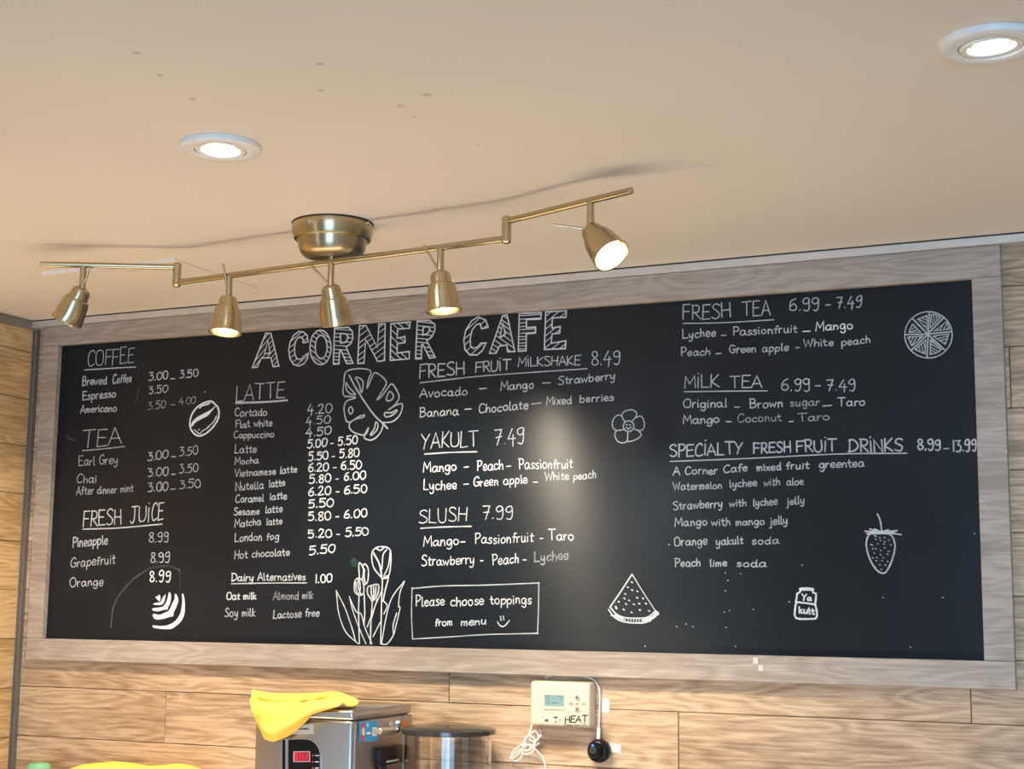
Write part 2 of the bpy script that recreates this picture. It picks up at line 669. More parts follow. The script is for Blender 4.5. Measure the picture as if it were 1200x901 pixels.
# trims: pale metal strip under the ceiling, dark strip in the corner
bm = bmesh.new()
xa, xb = CX0, 4.2
pr = [(WALL_Y + .004, 0.0155), (-0.016, 0.0155), (-0.0175, 0.0145), (-0.0175, 0.0035), (-0.016, 0.0025), (WALL_Y + .004, 0.0025)]
A = [bm.verts.new((xa, y, ceil_z(xa) - d)) for y, d in pr]
B = [bm.verts.new((xb, y, ceil_z(xb) - d)) for y, d in pr]
for k in range(6):
    bm.faces.new((A[k], A[(k + 1) % 6], B[(k + 1) % 6], B[k]))
bm.faces.new(A)
bm.faces.new(list(reversed(B)))
bmesh.ops.recalc_face_normals(bm, faces=bm.faces)
struct('trim_1', bm, M['alu'])
bm = bmesh.new()
add_box(bm, CX0 - .003, CX0 + 0.006, -2.6, 0.0, ceil_z(CX0) - 0.019, ceil_z(CX0) - 0.004, 0.0012)
struct('trim_2', bm, M['dull_trim'])
bm = bmesh.new()
add_box(bm, CX0 - .002, CX0 + 0.0080, -0.0045, WALL_Y + .004, 0.0, 2.292, 0.0016)
add_box(bm, CX0 - .002, CX0 + 0.0020, -0.0075, -0.0045, 0.0, 2.292, 0.0008)
struct('trim_3', bm, M['dark_trim'])
bm = bmesh.new()
for (x0, x1, y0, y1) in ((xa, xb, -0.013, WALL_Y + .004),):
    v = [bm.verts.new(p) for p in ((x0, y0, ceil_z(x0) + .001), (x1, y0, ceil_z(x1) + .001), (x1, y0, ceil_z(x1) - .003), (x0, y0, ceil_z(x0) - .003),
                                   (x0, y1, ceil_z(x0) + .001), (x1, y1, ceil_z(x1) + .001), (x1, y1, ceil_z(x1) - .003), (x0, y1, ceil_z(x0) - .003))]
    for q in ((0, 1, 2, 3), (4, 5, 6, 7), (0, 1, 5, 4), (3, 2, 6, 7), (0, 3, 7, 4), (1, 2, 6, 5)):
        bm.faces.new([v[i] for i in q])
bmesh.ops.recalc_face_normals(bm, faces=bm.faces)
struct('gap_shade_strip', bm, M['gap'])  # near-black strip, paints the shade of the gap above the pale trim

# ------------------------------------------------------------------ chalkboard
BZ0, BZ1, BW = 1.680, 2.2568, 1.75
FRONT = -0.0125
board = thing('chalkboard', 'long black chalkboard menu in a grey wood frame, covered in white chalk handwriting', 'chalkboard', (0.0, 0.0, BZ0))
bm = bmesh.new()
add_box(bm, -0.012, BW + 0.012, 0.0, WALL_Y - 0.0005, BZ0 - 0.012, BZ1 + 0.012)
link('panel', bm, M['board'], board, smooth=False)
FX0, FX1, FZ0, FZ1 = -0.0375, 1.7915, 1.6392, 2.2985


def rail(name, x0, x1, z0, z1, z1b=None):
    bm = bmesh.new()
    add_box(bm, x0, x1, FRONT, WALL_Y - 0.0005, z0, z1, 0.0008, 1)
    if z1b is not None:
        for v in bm.verts:
            if v.co.z > (z0 + z1) / 2:
                t = (v.co.x - x0) / (x1 - x0)
                v.co.z += (z1b - z1) * t
    uvl = bm.loops.layers.uv.new('UVMap')
    tone = bm.faces.layers.float.new('tone')
    ou, ov, tn = random.uniform(0, 30), random.uniform(0, 30), random.uniform(.96, 1.04)
    for f in bm.faces:
        f[tone] = tn
        for l in f.loops:
            l[uvl].uv = (l.vert.co.x + ou + l.vert.co.y * 2, l.vert.co.z + ov + l.vert.co.y)
    link(name, bm, M['frame_wood'], board, smooth=False)


rail('frame_rail', FX0, FX1, BZ1 - 0.0025, ceil_z(FX0) - 0.0158, ceil_z(FX1) - 0.0158)
rail('frame_rail', FX0, FX1, FZ0, BZ0)
rail('frame_stile', FX0, 0.0, BZ0 + 0.0004, BZ1 - 0.0029)
rail('frame_stile', BW - 0.0017, FX1, BZ0 + 0.0004, BZ1 - 0.0029)

# --- single-stroke handwriting: cap height 10, x-height 6
G = {
 'A': (7, 'L0,0 3.5,10 7,0|L1.2,3.5 5.8,3.5'),
 'B': (6, 'L.5,0 .5,10|S.3,10 3.8,9.9 5,8 4,5.9 .8,5.2|S.8,5.2 4.5,5 5.8,2.8 4,.3 .2,0'),
 'C': (6.4, 'S6,8.5 4.5,10 2,9 .4,5 1.2,1.2 3.5,0 6.2,1.2'),
 'D': (7, 'L1,0 1,10|S.2,10 4,9.6 6.8,5.5 5,1.5 .2,0'),
 'E': (5.8, 'L5.6,10 .5,10 .5,0 5.8,0|L.5,5.2 4.8,5.2'),
 'F': (5.6, 'L5.8,10 .5,10 .5,0|L.5,5.2 4.8,5.2'),
 'G': (6.6, 'S6,8.3 4.3,10 1.8,9 .3,5 1.3,1 3.8,0 6,1.6 6.2,4.2|L3.6,4.4 7,4.2'),
 'H': (6.4, 'L.5,0 .5,10|L6,0 6,10|L.5,5 6,5'),
 'I': (1.8, 'L.8,0 .8,9|L.8,12 .9,12.4'),
 'J': (6, 'S3.5,10 3.6,4 3.2,1 1.8,0 .4,1.2|L.8,10 6,10'),
 'K': (6, 'L.5,0 .5,10|L5.5,10 .6,4.2 5.8,0'),
 'L': (5.6, 'L.5,10 .5,0 5.6,0'),
 'M': (8, 'L.3,0 1,10 4,3.5 7,10 7.8,0'),
 'N': (6.5, 'L.5,0 .5,10 6,0 6,10'),
 'O': (7, 'S3.5,10 1,8.5 .2,5 1.2,1 3.5,0 6,1.3 6.8,5 5.9,8.8 3.5,10'),
 'P': (5.8, 'L.8,0 .8,10|S.1,10 4,9.9 5.6,7.5 4,5 .8,4.6'),
 'R': (6, 'L.8,0 .8,10|S.1,10 4,9.9 5.4,7.5 4,5.2 .8,4.8|L2,4.8 6,0'),
 'S': (5.8, 'S5.5,8.8 3.8,10 1.4,9.2 1,7 3.2,5.3 5.4,3.4 5,.9 2.8,0 .3,1'),
 'T': (7, 'L0,10 7,10|L3.5,10 3.5,0'),
 'U': (6.5, 'S.5,10 .5,4 1.2,.8 3.2,0 5.2,.9 6,4 6,10'),
 'V': (6, 'L0,10 3,0 6,10'),
 'W': (8.5, 'L0,10 2,0 4.2,8 6.4,0 8.5,10'),
 'Y': (6.2, 'L0,10 3,5|L6.2,10 3,5 1.8,0'),
 'a': (6.2, 'S5,5 3,6.2 .8,4.5 .6,1.5 2,0 3.8,.8 5,4.5|S5,5.8 5,2 5.3,.4 6.2,.2'),
 'b': (5.3, 'L.6,10 .6,.3|S.6,3 2,5.8 4.2,5.2 4.8,2.8 3.4,.3 .7,.6'),
 'c': (5, 'S4.6,5 3,6.1 .9,4.5 .6,1.8 2.2,0 4.8,.9'),
 'd': (5.7, 'S4.6,4.8 2.8,6 .8,4.2 .7,1.4 2.2,0 4,1 4.7,4|S4.8,10 4.7,3 5,.4 5.6,.2'),
 'e': (5, 'S.8,3 4.4,3.4 4.2,5.4 2.6,6.2 .8,4.6 .6,1.8 2.2,0 4.8,1'),
 'f': (3.8, 'S4.2,9 3.2,10 2.1,9 1.8,5 1.7,0|L.4,5.6 3.8,5.8'),
 'g': (5.6, 'S4.8,5 2.8,6.1 .8,4.4 .8,1.6 2.4,.2 4,1.2 4.8,4.8|S4.9,5.8 5,1 4.6,-2.8 2.8,-4 .8,-2.8'),
 'h': (5, 'L.6,10 .6,0|S.6,3 2.2,5.6 3.9,5.2 4.3,3 4.4,0'),
 'i': (1.8, 'L.8,6 .8,0|L.8,8.4 .9,8.8'),
 'j': (3, 'S2,6 2,-1 1.4,-3.6 -.2,-3.4|L2,8.4 2.1,8.8'),
 'k': (4.6, 'L.6,10 .6,0|L4,6 .7,2.6 4.4,0'),
 'l': (2.2, 'S.8,10 .8,1.2 1.3,.1 2.2,.3'),
 'm': (6.8, 'L.6,6 .6,0|S.6,3.4 1.8,5.8 3,5.2 3.2,0|S3.2,3.4 4.6,5.8 5.8,5 6,0'),
 'n': (5, 'L.6,6 .6,0|S.6,3.2 2.2,5.8 3.8,5 4.2,2.5 4.4,0'),
 'o': (5.5, 'S2.8,6 .9,4.8 .5,2.6 1.4,.4 2.9,0 4.6,1.2 5,3.2 4.2,5.3 2.8,6'),
 'p': (5.3, 'L.6,6 .6,-4|S.6,4 2.2,6 4.2,5.4 4.8,3 3.4,.4 .7,.6'),
 'r': (3.8, 'L.6,6 .6,0|S.6,3 1.6,5.4 3.5,5.8'),
 's': (4.4, 'S4,5.2 2.6,6 1,5 1.6,3.6 3.4,2.6 4,1.2 2.4,0 .4,.7'),
 't': (4, 'S1.8,9 1.8,2 2.4,.2 3.8,.5|L.2,6 3.8,6'),
 'u': (5.4, 'S.6,6 .6,2 1.6,.1 3.2,.6 4.3,3|S4.4,6 4.4,1 5,.2'),
 'v': (4.6, 'L.2,6 2.2,0 4.4,6'),
 'w': (6.8, 'L.2,6 1.6,.2 3.2,4.6 4.8,.2 6.4,6'),
 'x': (4.6, 'L.3,6 4.2,0|L4.2,6 .2,0'),
 'y': (5.3, 'S.6,6 .8,2.4 2,1 3.6,2 4.4,4.5|S4.6,6 4.4,0 3.6,-3.2 2,-4 .6,-2.8'),
 '0': (6, 'S3,10 .9,8.4 .3,5 1,1.4 3,0 5.1,1.5 5.8,5 5,8.6 3,10'),
 '1': (2, 'L1,10 1,0'),
 '2': (5.8, 'S.5,8 2,10 4.2,9.4 4.6,7.2 2.6,3.4 .3,.2|L.3,.1 5.5,.3'),
 '3': (5.6, 'L.6,9.8 4.6,9.8 2.2,6.2|S2.2,6.2 4.6,5.6 5.2,3 3.6,.3 .4,.6'),
 '4': (6, 'L3.2,10 .3,3.4 5.6,3.6|L4.2,6.2 3.9,-1.5'),
 '5': (5.8, 'L5.4,10 1.2,10 .9,6|S.9,6 3.2,6.6 5.2,4.8 4.8,1.4 2.6,0 .3,.8'),
 '6': (5.6, 'S4.6,9.8 2,8 .6,4 1,1 2.8,0 4.8,1 5,3.6 3.4,5.4 1,4'),
 '7': (5.6, 'L.4,9.8 5.2,9.8 2.4,0|L1.2,5 5,5.2'),
 '8': (5.6, 'S2.8,5.4 1,7.2 1.4,9.4 3,10 4.6,9 4.4,7 2.8,5.4 .8,3 1,.8 2.8,0 4.8,1 4.8,3.2 2.8,5.4'),
 '9': (5.6, 'S4.8,7.5 4.4,9.5 2.6,10 .7,8.4 .8,6.2 2.6,5.2 4.6,6.6 4.8,8|S4.8,8.5 4.9,4 4.4,1 3,-.6 1,.2'),
 '.': (1.8, 'L.7,.2 .9,.6'),
 '-': (4.2, 'L.5,4 3.7,4'),
 '_': (4.6, 'L.2,.9 4.2,1'),
 '*': (2.5, 'S1,9 .4,8.2 1,7.6 1.6,8.2 1,9'),
 ' ': (3.4, ''),
}
GL = {}
for ch_, (w_, s_) in G.items():
    st_ = []
    for part in s_.split('|'):
        if not part:
            continue
        pts_ = [tuple(float(q) for q in p.split(',')) for p in part[1:].split(' ')]
        st_.append((part[0], pts_))
    GL[ch_] = (w_, st_)


class Strokes:
    """Flat chalk ribbons on a plane (to3 maps photo pixels to the plane)."""
    depth = 0

    def __init__(self, to3, normal_y=-1):
        self.bm = bmesh.new()
        self.to3 = to3

    def ribbon(self, pts3, width, taper=True):
        P = [Vector(p) for p in pts3]
        Q = [P[0]]
        for p in P[1:]:
            if (p - Q[-1]).length > 2e-5:
                Q.append(p)
        if len(Q) == 1:
            Q.append(Q[0] + Vector((width * .4, 0, 0)))
        ws = width if isinstance(width, (list, tuple)) else None
        n = len(Q)
        Strokes.depth += 1
        off = Vector((0, -1e-6 * (Strokes.depth % 150), 0))
        L_, R_ = [], []
        nrm = Vector((0, -1, 0))
        for i, p in enumerate(Q):
            d0 = (Q[i] - Q[i - 1]).normalized() if i > 0 else None
            d1 = (Q[i + 1] - Q[i]).normalized() if i < n - 1 else None
            if d0 is None:
                d = d1
            elif d1 is None:
                d = d0
            else:
                d = d0 + d1
                d = d1 if d.length < 1e-4 else d.normalized()
            s = d.cross(nrm).normalized()
            wd = (ws[min(i, len(ws) - 1)] if ws else width * random.uniform(0.9, 1.1)) * 0.5
            m = 1.0
            if d0 is not None and d1 is not None:
                c = max(0.55, d.dot(d1))
                m = 1.0 / c
            L_.append(self.bm.verts.new(p + s * wd * m + off))
            R_.append(self.bm.verts.new(p - s * wd * m + off))
        for i in range(n - 1):
            self.bm.faces.new((L_[i], R_[i], R_[i + 1], L_[i + 1]))
        w0 = (ws[0] if ws else width) * 0.5
        w1 = (ws[-1] if ws else width) * 0.5
        for (a, b, q, d, w) in ((R_[0], L_[0], Q[0], Q[0] - Q[1], w0), (L_[-1], R_[-1], Q[-1], Q[-1] - Q[-2], w1)):
            d = d.normalized()
            s = (b.co - a.co).normalized()
            tip = [self.bm.verts.new(q + off + d * w * 0.85 - s * w * .45), self.bm.verts.new(q + off + d * w * 0.85 + s * w * .45)]
            self.bm.faces.new((a, tip[0], tip[1], b))

    def px(self, pts, width, smooth=True, closed=False, n=6, jit=0.0):
        pts = [(p[0] + random.gauss(0, jit), p[1] + random.gauss(0, jit)) for p in pts] if jit else pts
        if smooth:
            pts = catmull(pts, n, closed)
            if closed:
                pts = pts + [pts[0]]
        elif closed:
            pts = list(pts) + [pts[0]]
        self.ribbon([self.to3(p[0], p[1]) for p in pts], width)

    def fill(self, pts):
        Strokes.depth += 1
        off = Vector((0, -1e-6 * (Strokes.depth % 150), 0))
        vs_ = [self.bm.verts.new(Vector(self.to3(p[0], p[1])) + off) for p in pts]
        f = self.bm.faces.new(vs_)
        bmesh.ops.triangulate(self.bm, faces=[f])

    def text(self, s, x0, y0, x1, y1, cap, width=0.0024, jit=0.16, lean=True):
        adv = []
        tot = 0.0
        for c in s:
            tot += 0.0
            adv.append(tot)
            tot += GL[c][0] + 0.95
        tot -= 0.95
        bob = 0.0
        for c, a in zip(s, adv):
            w, strokes = GL[c]
            bob = bob * .5 + random.gauss(0, 0.25)
            sc = random.uniform(0.94, 1.06)
            sl = random.gauss(0, 0.03)
            for kind, pts in strokes:
                out = []
                for (gx, gy) in pts:
                    gx2 = gx + sl * gy + random.gauss(0, jit)
                    gy2 = gy * sc * (0.9 if c.islower() else 1.0) + random.gauss(0, jit) + bob
                    t = (a + gx2) / tot
                    x = x0 + (x1 - x0) * t
                    y = y0 + (y1 - y0) * t
                    h = gy2 * cap / 10.0
                    ln = 0.055 - 0.089 * (x - 60) / 1090 if lean else 0.0
                    out.append((x + ln * h, y - h))
                self.px(out, width, smooth=(kind == 'S'), n=4)

    def done(self, name, mat, parent):
        return link(name, self.bm, mat, parent, smooth=False)


def on_board(u, v):
    return on(u, v, 1, -0.0007)


W1, W2, W3 = 0.0019, 0.0024, 0.0031


def chalk_part(name, mat, items):
    s = Strokes(on_board)
    for it in items:
        k = it[0]
        if k == 't':
            s.text(*it[1:6], it[6], it[7] if len(it) > 7 else W1)
        elif k == 'l':
            s.px(it[1], it[2] if len(it) > 2 else W1, smooth=True, n=5)
        elif k == 'p':
            s.px(it[1], it[2] if len(it) > 2 else W1, smooth=False)
    return s.done(name, mat, board)


FA, SO, FI, BO = CH[:4]
# column 1
chalk_part('chalk_heading', SO, [('t', 'COFFEE', 102, 430, 157, 424.5, 17.5), ('l', [(99, 433.5), (130, 431.5), (159, 430)], W2)])
chalk_part('chalk_list', SO, [('t', 'Brewed', 96.5, 452, 125, 450, 10, W2), ('t', 'Coffee', 132, 449.5, 154, 447.5, 10, W2),
                              ('t', 'Espresso', 96.5, 468.5, 135.5, 465, 10, W2), ('t', 'Americano', 94, 484, 136.5, 481.5, 8.5, W2)])
chalk_part('chalk_prices', SO, [('t', '3.00', 174, 446, 197, 444, 9, W2), ('t', '_', 200, 445, 205.5, 445, 9, W2), ('t', '3.50', 210.5, 443, 232, 441, 9, W2),
                                ('t', '3.50', 174, 461.5, 196.5, 459.5, 8.5)])
chalk_part('chalk_prices', FA, [('t', '3.50', 173, 480, 194, 478, 9), ('t', '_', 200, 475.5, 205.5, 475, 9), ('t', '4.00', 210, 474, 229, 472.5, 8.5)])
chalk_part('chalk_heading', SO, [('t', 'TEA', 96, 525, 142, 520, 19.5), ('l', [(96.5, 528), (120, 526), (146, 523)])])
chalk_part('chalk_list', SO, [('t', 'Earl Grey', 92, 545.5, 138, 543, 11), ('t', 'Chai', 90, 566, 113, 565, 10), ('t', 'After dinner mint', 89.5, 580, 156, 576, 9.5)])
chalk_part('chalk_prices', SO, [('t', '3.00', 173, 540, 197, 537, 10, W2), ('t', '_', 201, 536, 206.5, 536, 9, W2), ('t', '3.50', 210, 535, 232, 532, 10),
                                ('t', '3.00', 173, 558.5, 197, 557, 10, W2), ('t', '_', 201, 556.5, 206, 556, 9, W2), ('t', '3.50', 210, 555, 232, 552, 10),
                                ('t', '3.00', 173, 576.5, 197, 574.5, 10, W2), ('t', '_', 200, 574, 206, 573.5, 9), ('t', '3.50', 210, 573, 235, 570.5, 10)])
chalk_part('chalk_heading', FI, [('t', 'FRESH', 96.5, 616.5, 142, 614, 18, W2), ('t', 'JUI', 152, 612.5, 175, 611, 19, W2), ('t', 'CE', 177, 610.5, 191, 609, 20, W2),
                                 ('l', [(97, 620), (140, 618.5), (190, 614)], W2)])
chalk_part('chalk_list', SO, [('t', 'Pineapple', 85, 641.5, 126, 637.5, 12, W2), ('t', 'Grapefruit', 82.6, 665, 135, 660, 11), ('t', 'Orange', 82, 687.5, 121, 686, 10.5)])
chalk_part('chalk_prices', SO, [('t', '8.99', 174, 635.5, 198, 634.5, 11), ('t', '8.99', 176, 659, 199, 658, 11)])
chalk_part('chalk_prices', BO, [('t', '8.99', 175, 682, 200, 681, 12, W2)])
# column 2
chalk_part('chalk_heading', SO, [('t', 'LATTE', 276, 469.5, 333, 467, 18.5), ('l', [(276, 471.5), (310, 470.5), (337, 468.5)]), ('l', [(276, 473), (310, 471.5), (337, 469.5)])])
lat = [('Cortado', 275, 487.5, 313, 487, 9.5), ('Flat white', 276, 501, 319, 499, 8.5), ('Cappuccino', 274, 513.5, 321, 512, 8), ('Latte', 275, 531, 300.5, 530, 9.5),
       ('Mocha', 275, 544, 303, 542, 8), ('Vietnamese', 275, 559, 323, 556, 8.5), ('latte', 328, 555, 348, 553, 8.5), ('Nutella', 276, 574.7, 309, 572, 9.5), ('latte', 315, 571, 334, 569, 9),
       ('Caramel', 275.7, 589, 309, 587, 9), ('latte', 316, 586, 336, 585, 9), ('Sesame', 274, 604, 304, 602, 8.5), ('latte', 311, 601, 331, 599.5, 9), ('Matcha', 275, 617.7, 306, 615, 8.5),
       ('latte', 312, 615, 330.5, 613.5, 8.5), ('London', 275, 635, 307, 633, 10), ('fog', 312, 633, 327, 631.5, 9), ('Hot', 274.6, 654.4, 290, 653.5, 9.5), ('chocolate', 295, 653, 339, 651, 9)]
chalk_part('chalk_list', SO, [('t', *a) for a in lat])


def pr2(s, x0, y0, x1, y1, h, w=W2):
    if ' ' not in s:
        return [('t', s, x0, y0, x1, y1, h, w)]
    a, d, b = s.split(' ')
    L = x1 - x0
    f = lambda t: y0 + (y1 - y0) * t
    return [('t', a, x0, f(0), x0 + .39 * L, f(.39), h, w), ('t', d, x0 + .46 * L, f(.46) + 1, x0 + .53 * L, f(.53) + 1, h, W1), ('t', b, x0 + .61 * L, f(.61), x1, f(1), h, w)]


its = []
for a in [('4.20', 360, 485, 389, 483.5, 11, W1), ('4.50', 358, 498, 387, 496, 9.5, W1), ('4.50', 358, 511.6, 388, 509, 9.5)]:
    its += pr2(*a)
chalk_part('chalk_prices', SO, its)
its = []
for a in [('5.00 - 5.50', 360, 525, 419, 520), ('5.50 - 5.80', 361, 540, 421, 535), ('6.20 - 6.50', 361, 553, 424, 548.7), ('5.80 - 6.00', 362, 566.7, 428.7, 561),
          ('6.20 - 6.50', 361, 581, 430, 577), ('5.80 - 6.00', 361, 610.5, 430, 605.5), ('5.20 - 5.50', 361, 630.5, 432, 627), ('5.50', 361.5, 595, 390.7, 593.6), ('5.50', 362, 650, 393, 647)]:
    its += pr2(*a, 9.6)
chalk_part('chalk_prices', FI, its)
chalk_part('chalk_heading', FI, [('t', 'Dairy', 271, 681, 297, 680.5, 9, W2), ('t', 'Alternatives', 302, 680, 358, 679.5, 9), ('l', [(271, 684), (310, 683.2), (359.5, 683)])])
chalk_part('chalk_prices', BO, [('t', '1.00', 369.5, 683, 389, 682, 10, W2)])
chalk_part('chalk_list', FI, [('t', 'Oat milk', 265.5, 702.5, 300, 702, 8.5, W2)])
chalk_part('chalk_list', SO, [('t', 'Soy milk', 263, 723, 299, 721.5, 10)])
chalk_part('chalk_list', SO, [('t', 'Lactose free', 320, 724.6, 374, 722, 9.5)])
chalk_part('chalk_list', FA, [('t', 'Almond', 320, 703, 350, 702, 9.5), ('t', 'milk', 354, 702, 367, 701, 9)])
# column 3
chalk_part('chalk_heading', SO, [('t', 'FRESH', 491, 443, 544, 438.5, 15, W2), ('t', 'FRUIT', 557, 436, 598, 432.5, 12, W2), ('t', 'MILKSHAKE', 607, 429.5, 680, 427, 10.5, W1),
                                 ('l', [(492, 448.6), (560, 441), (620, 436.5), (688, 432)])])
chalk_part('chalk_prices', SO, [('t', '8.49', 693, 428, 727, 426.5, 15)])
D = lambda x0, y0, x1, y1: ('p', [(x0, y0), (x1, y1)])
chalk_part('chalk_list', SO, [('t', 'Avocado', 492, 465.5, 548, 462.7, 10.5), D(562, 455.5, 570, 455), ('t', 'Mango', 586.6, 457.7, 625.6, 455, 10), D(636, 449, 645, 448.4),
                              ('t', 'Strawberry', 654, 450.8, 721, 444.5, 10)])
chalk_part('chalk_list', SO, [('t', 'Banana', 492, 488.7, 537.4, 485.4, 10.5), D(545, 479.6, 552.6, 479), ('t', 'Chocolate', 561, 484, 619, 479, 11),
                              D(623, 473.4, 634, 472), ('t', 'Mixed', 640, 474.6, 670, 473, 9.5), ('t', 'berries', 679, 472, 719.4, 468.7, 9.5)])
chalk_part('chalk_heading', SO, [('t', 'YAKULT', 494, 526, 560, 522, 18), ('l', [(497.5, 532), (530, 530), (559, 529.3)], W2)])
chalk_part('chalk_prices', SO, [('t', '7.49', 579, 521, 615, 519, 17)])
chalk_part('chalk_list', FI, [('t', 'Mango', 496, 553, 535, 551.5, 11.5), D(543.7, 547.4, 549, 547), ('t', 'Peach', 559, 551.7, 589.7, 550, 12), D(593.6, 546.5, 598.5, 546),
                              ('t', 'Passionfruit', 608, 550, 671, 548, 12), ('t', 'Lychee', 496, 574, 535, 573, 12), D(543.5, 567.5, 549, 567), ('t', 'Green', 555, 570, 584, 568, 11),
                              ('t', 'apple', 590, 568, 618, 566, 11), D(625, 565, 630, 565)])
chalk_part('chalk_list', SO, [('t', 'White', 638.7, 563.5, 667, 561.5, 10), ('t', 'peach', 672, 562, 698.6, 560, 10)])
chalk_part('chalk_heading', SO, [('t', 'SLUSH', 491, 613, 547, 610.6, 16), ('l', [(493, 619), (520, 617.4), (552, 616.7)], W2)])
chalk_part('chalk_prices', SO, [('t', '7.99', 565, 609, 602, 607, 15)])
chalk_part('chalk_list', FI, [('t', 'Mango', 496, 640.5, 538, 638, 12), D(540, 635, 545, 634.7), ('t', 'Passionfruit', 556.5, 637.5, 625, 634.7, 12), D(633, 631, 636, 630.7),
                              ('t', 'Taro', 642.6, 633, 672.5, 632.5, 12), ('t', 'Strawberry', 494, 663, 556, 660, 12), D(563, 657, 566, 657), ('t', 'Peach', 577, 661.5, 608, 659.5, 12), D(613, 656, 616.5, 656)])
chalk_part('chalk_list', FA, [('t', 'Lychee', 626, 658, 666, 655, 12, W2)])
chalk_part('chalk_note', FI, [('t', 'Please', 487, 710, 521, 709, 12.5), ('t', 'choose', 528, 709.5, 567, 708.5, 12), ('t', 'toppings', 574, 708, 623, 707.5, 11.5),
                              ('t', 'from', 509.6, 733.6, 530, 733, 9.5), ('t', 'menu', 540, 733, 570, 732, 9.5),
                              ('p', [(586.5, 722), (587.2, 727)]), ('p', [(589.8, 721.7), (590.5, 726.5)]), ('l', [(583, 728.5), (586, 733), (591, 733.6), (597, 727)])])
chalk_part('chalk_note_border', SO, [('l', [(482.5, 689.5), (520, 686.5), (570, 685.5), (632, 683)]), ('l', [(631.5, 682.5), (631, 715), (630, 742.5)]),
                                     ('l', [(630.5, 742), (570, 743.5), (530, 746), (483.6, 748.7)]), ('l', [(483.5, 749), (482.3, 720), (483, 688.5)])])
# column 4
chalk_part('chalk_heading', SO, [('t', 'FRESH', 799.6, 375, 856, 372, 17), ('t', 'TEA', 870, 370, 903, 368.5, 16.5), ('l', [(800.6, 379), (850, 378), (906.7, 374.6)])])
chalk_part('chalk_prices', SO, [('t', '6.99', 925, 364.5, 961, 362.5, 13.5), D(967.5, 357.5, 973, 357), ('t', '7.49', 980, 361.5, 1010.5, 359.5, 12.5)])
chalk_part('chalk_list', SO, [('t', 'Lychee', 799.6, 396, 839, 394, 10.5), D(845.5, 393, 851, 392.7), ('t', 'Passionfruit', 859, 393, 934, 389.5, 10), ('t', 'Peach', 798, 417, 832, 415.5, 9.5),
                              D(839, 414.5, 845, 414), ('t', 'Green', 855, 413.6, 886, 412.5, 9.5), ('t', 'apple', 893, 412.5, 924, 410.5, 9.5), D(932.6, 407.6, 936.7, 407),
                              ('t', 'White', 942, 406.5, 977, 405, 9.5), ('t', 'peach', 986, 405, 1020, 401.5, 9)])
chalk_part('chalk_list', BO, [D(941, 388.4, 949.4, 388), ('t', 'Mango', 955.7, 388, 999.5, 385, 10.5)])
chalk_part('chalk_heading', SO, [('t', 'MILK', 801.5, 455, 843, 453.5, 14), ('t', 'TEA', 855, 454.4, 893, 453.5, 13.5), ('l', [(802, 459), (850, 458.3), (899.4, 458)])])
chalk_part('chalk_prices', SO, [('t', '6.99', 915, 457.5, 950, 457.5, 13.5), D(955.5, 452, 961.5, 452), ('t', '7.49', 968, 457.5, 1003, 457.5, 13)])
chalk_part('chalk_list', SO, [('t', 'Original', 800.6, 478, 852, 477, 10.5), D(860.7, 477, 866.4, 477), ('t', 'Brown', 879, 478, 917.7, 476.6, 10.5), D(964.6, 475.7, 974.7, 475),
                              ('t', 'Taro', 981.7, 475.7, 1014, 474.7, 10), ('t', 'Mango', 800.6, 497, 843, 495, 10), D(851, 494, 857, 494), D(924.7, 494, 929.5, 493.7)])
chalk_part('chalk_list', FA, [('t', 'sugar', 925.7, 476, 960.5, 475, 9.5)])
chalk_part('chalk_list', FA, [('t', 'Coconut', 864.5, 495, 916, 493, 10)])
chalk_part('chalk_list', FA, [('t', 'Taro', 935, 493.5, 972.5, 492, 9.5)])
chalk_part('chalk_heading', SO, [('t', 'SPECIALTY', 785, 535, 870, 532, 14, W2), ('t', 'FRESH', 882.7, 530.7, 926.7, 530, 12.5, W2), ('t', 'FRUIT', 933, 529.5, 980.7, 528, 13.5, W2),
                                 ('t', 'DRINKS', 994, 530, 1058, 528, 14.5, W2), ('l', [(785, 540.7), (880, 537), (980, 532), (1063, 531)])])
chalk_part('chalk_prices', SO, [('t', '8.99', 1075, 527, 1102.7, 527, 12, W2), D(1106, 525.7, 1111.7, 525.5), ('t', '13.99', 1116.7, 529, 1145, 527.5, 12.5, W2)])
chalk_part('chalk_list', SO, [('t', 'A Corner', 789, 557, 841, 555, 9.5), ('t', 'Cafe', 848, 554.5, 876, 552, 9.5), ('t', 'mixed', 886.7, 551.7, 915.5, 550.5, 9), ('t', 'fruit', 921, 550.5, 948, 549, 9),
                              ('t', 'greentea', 960, 549, 1013, 546.5, 10)])
chalk_part('chalk_list', CH[4], [('t', 'Watermelon', 789, 574.5, 846, 572, 9, 0.0018), ('t', 'lychee', 855, 571, 887, 569, 9.5, 0.0018), ('t', 'with', 895, 569.5, 914, 568, 9, 0.0018), ('t', 'aloe', 921.7, 568.7, 941.7, 567.5, 9, 0.0018),
                              ('t', 'Strawberry', 789, 597.7, 846.7, 593.5, 10, 0.0018), ('t', 'with', 855, 593.5, 875, 592.5, 8.5, 0.0018), ('t', 'lychee', 882.7, 592.7, 911, 591, 9.5, 0.0018), ('t', 'jelly', 921.7, 592, 943, 589.5, 9.5, 0.0018),
                              ('t', 'Mango', 791, 617, 829, 615.5, 9.5, 0.0018), ('t', 'with', 834, 616, 856, 615, 9, 0.0018), ('t', 'mango', 862, 615.5, 896, 614.5, 9, 0.0018), ('t', 'jelly', 902, 615, 923, 613.5, 10, 0.0018),
                              ('t', 'Orange', 790, 639, 829, 637.5, 10, 0.0018), ('t', 'yakult', 839, 638.5, 871, 637, 9.5, 0.0018), ('t', 'soda', 881, 638, 913, 637, 9, 0.0018)])
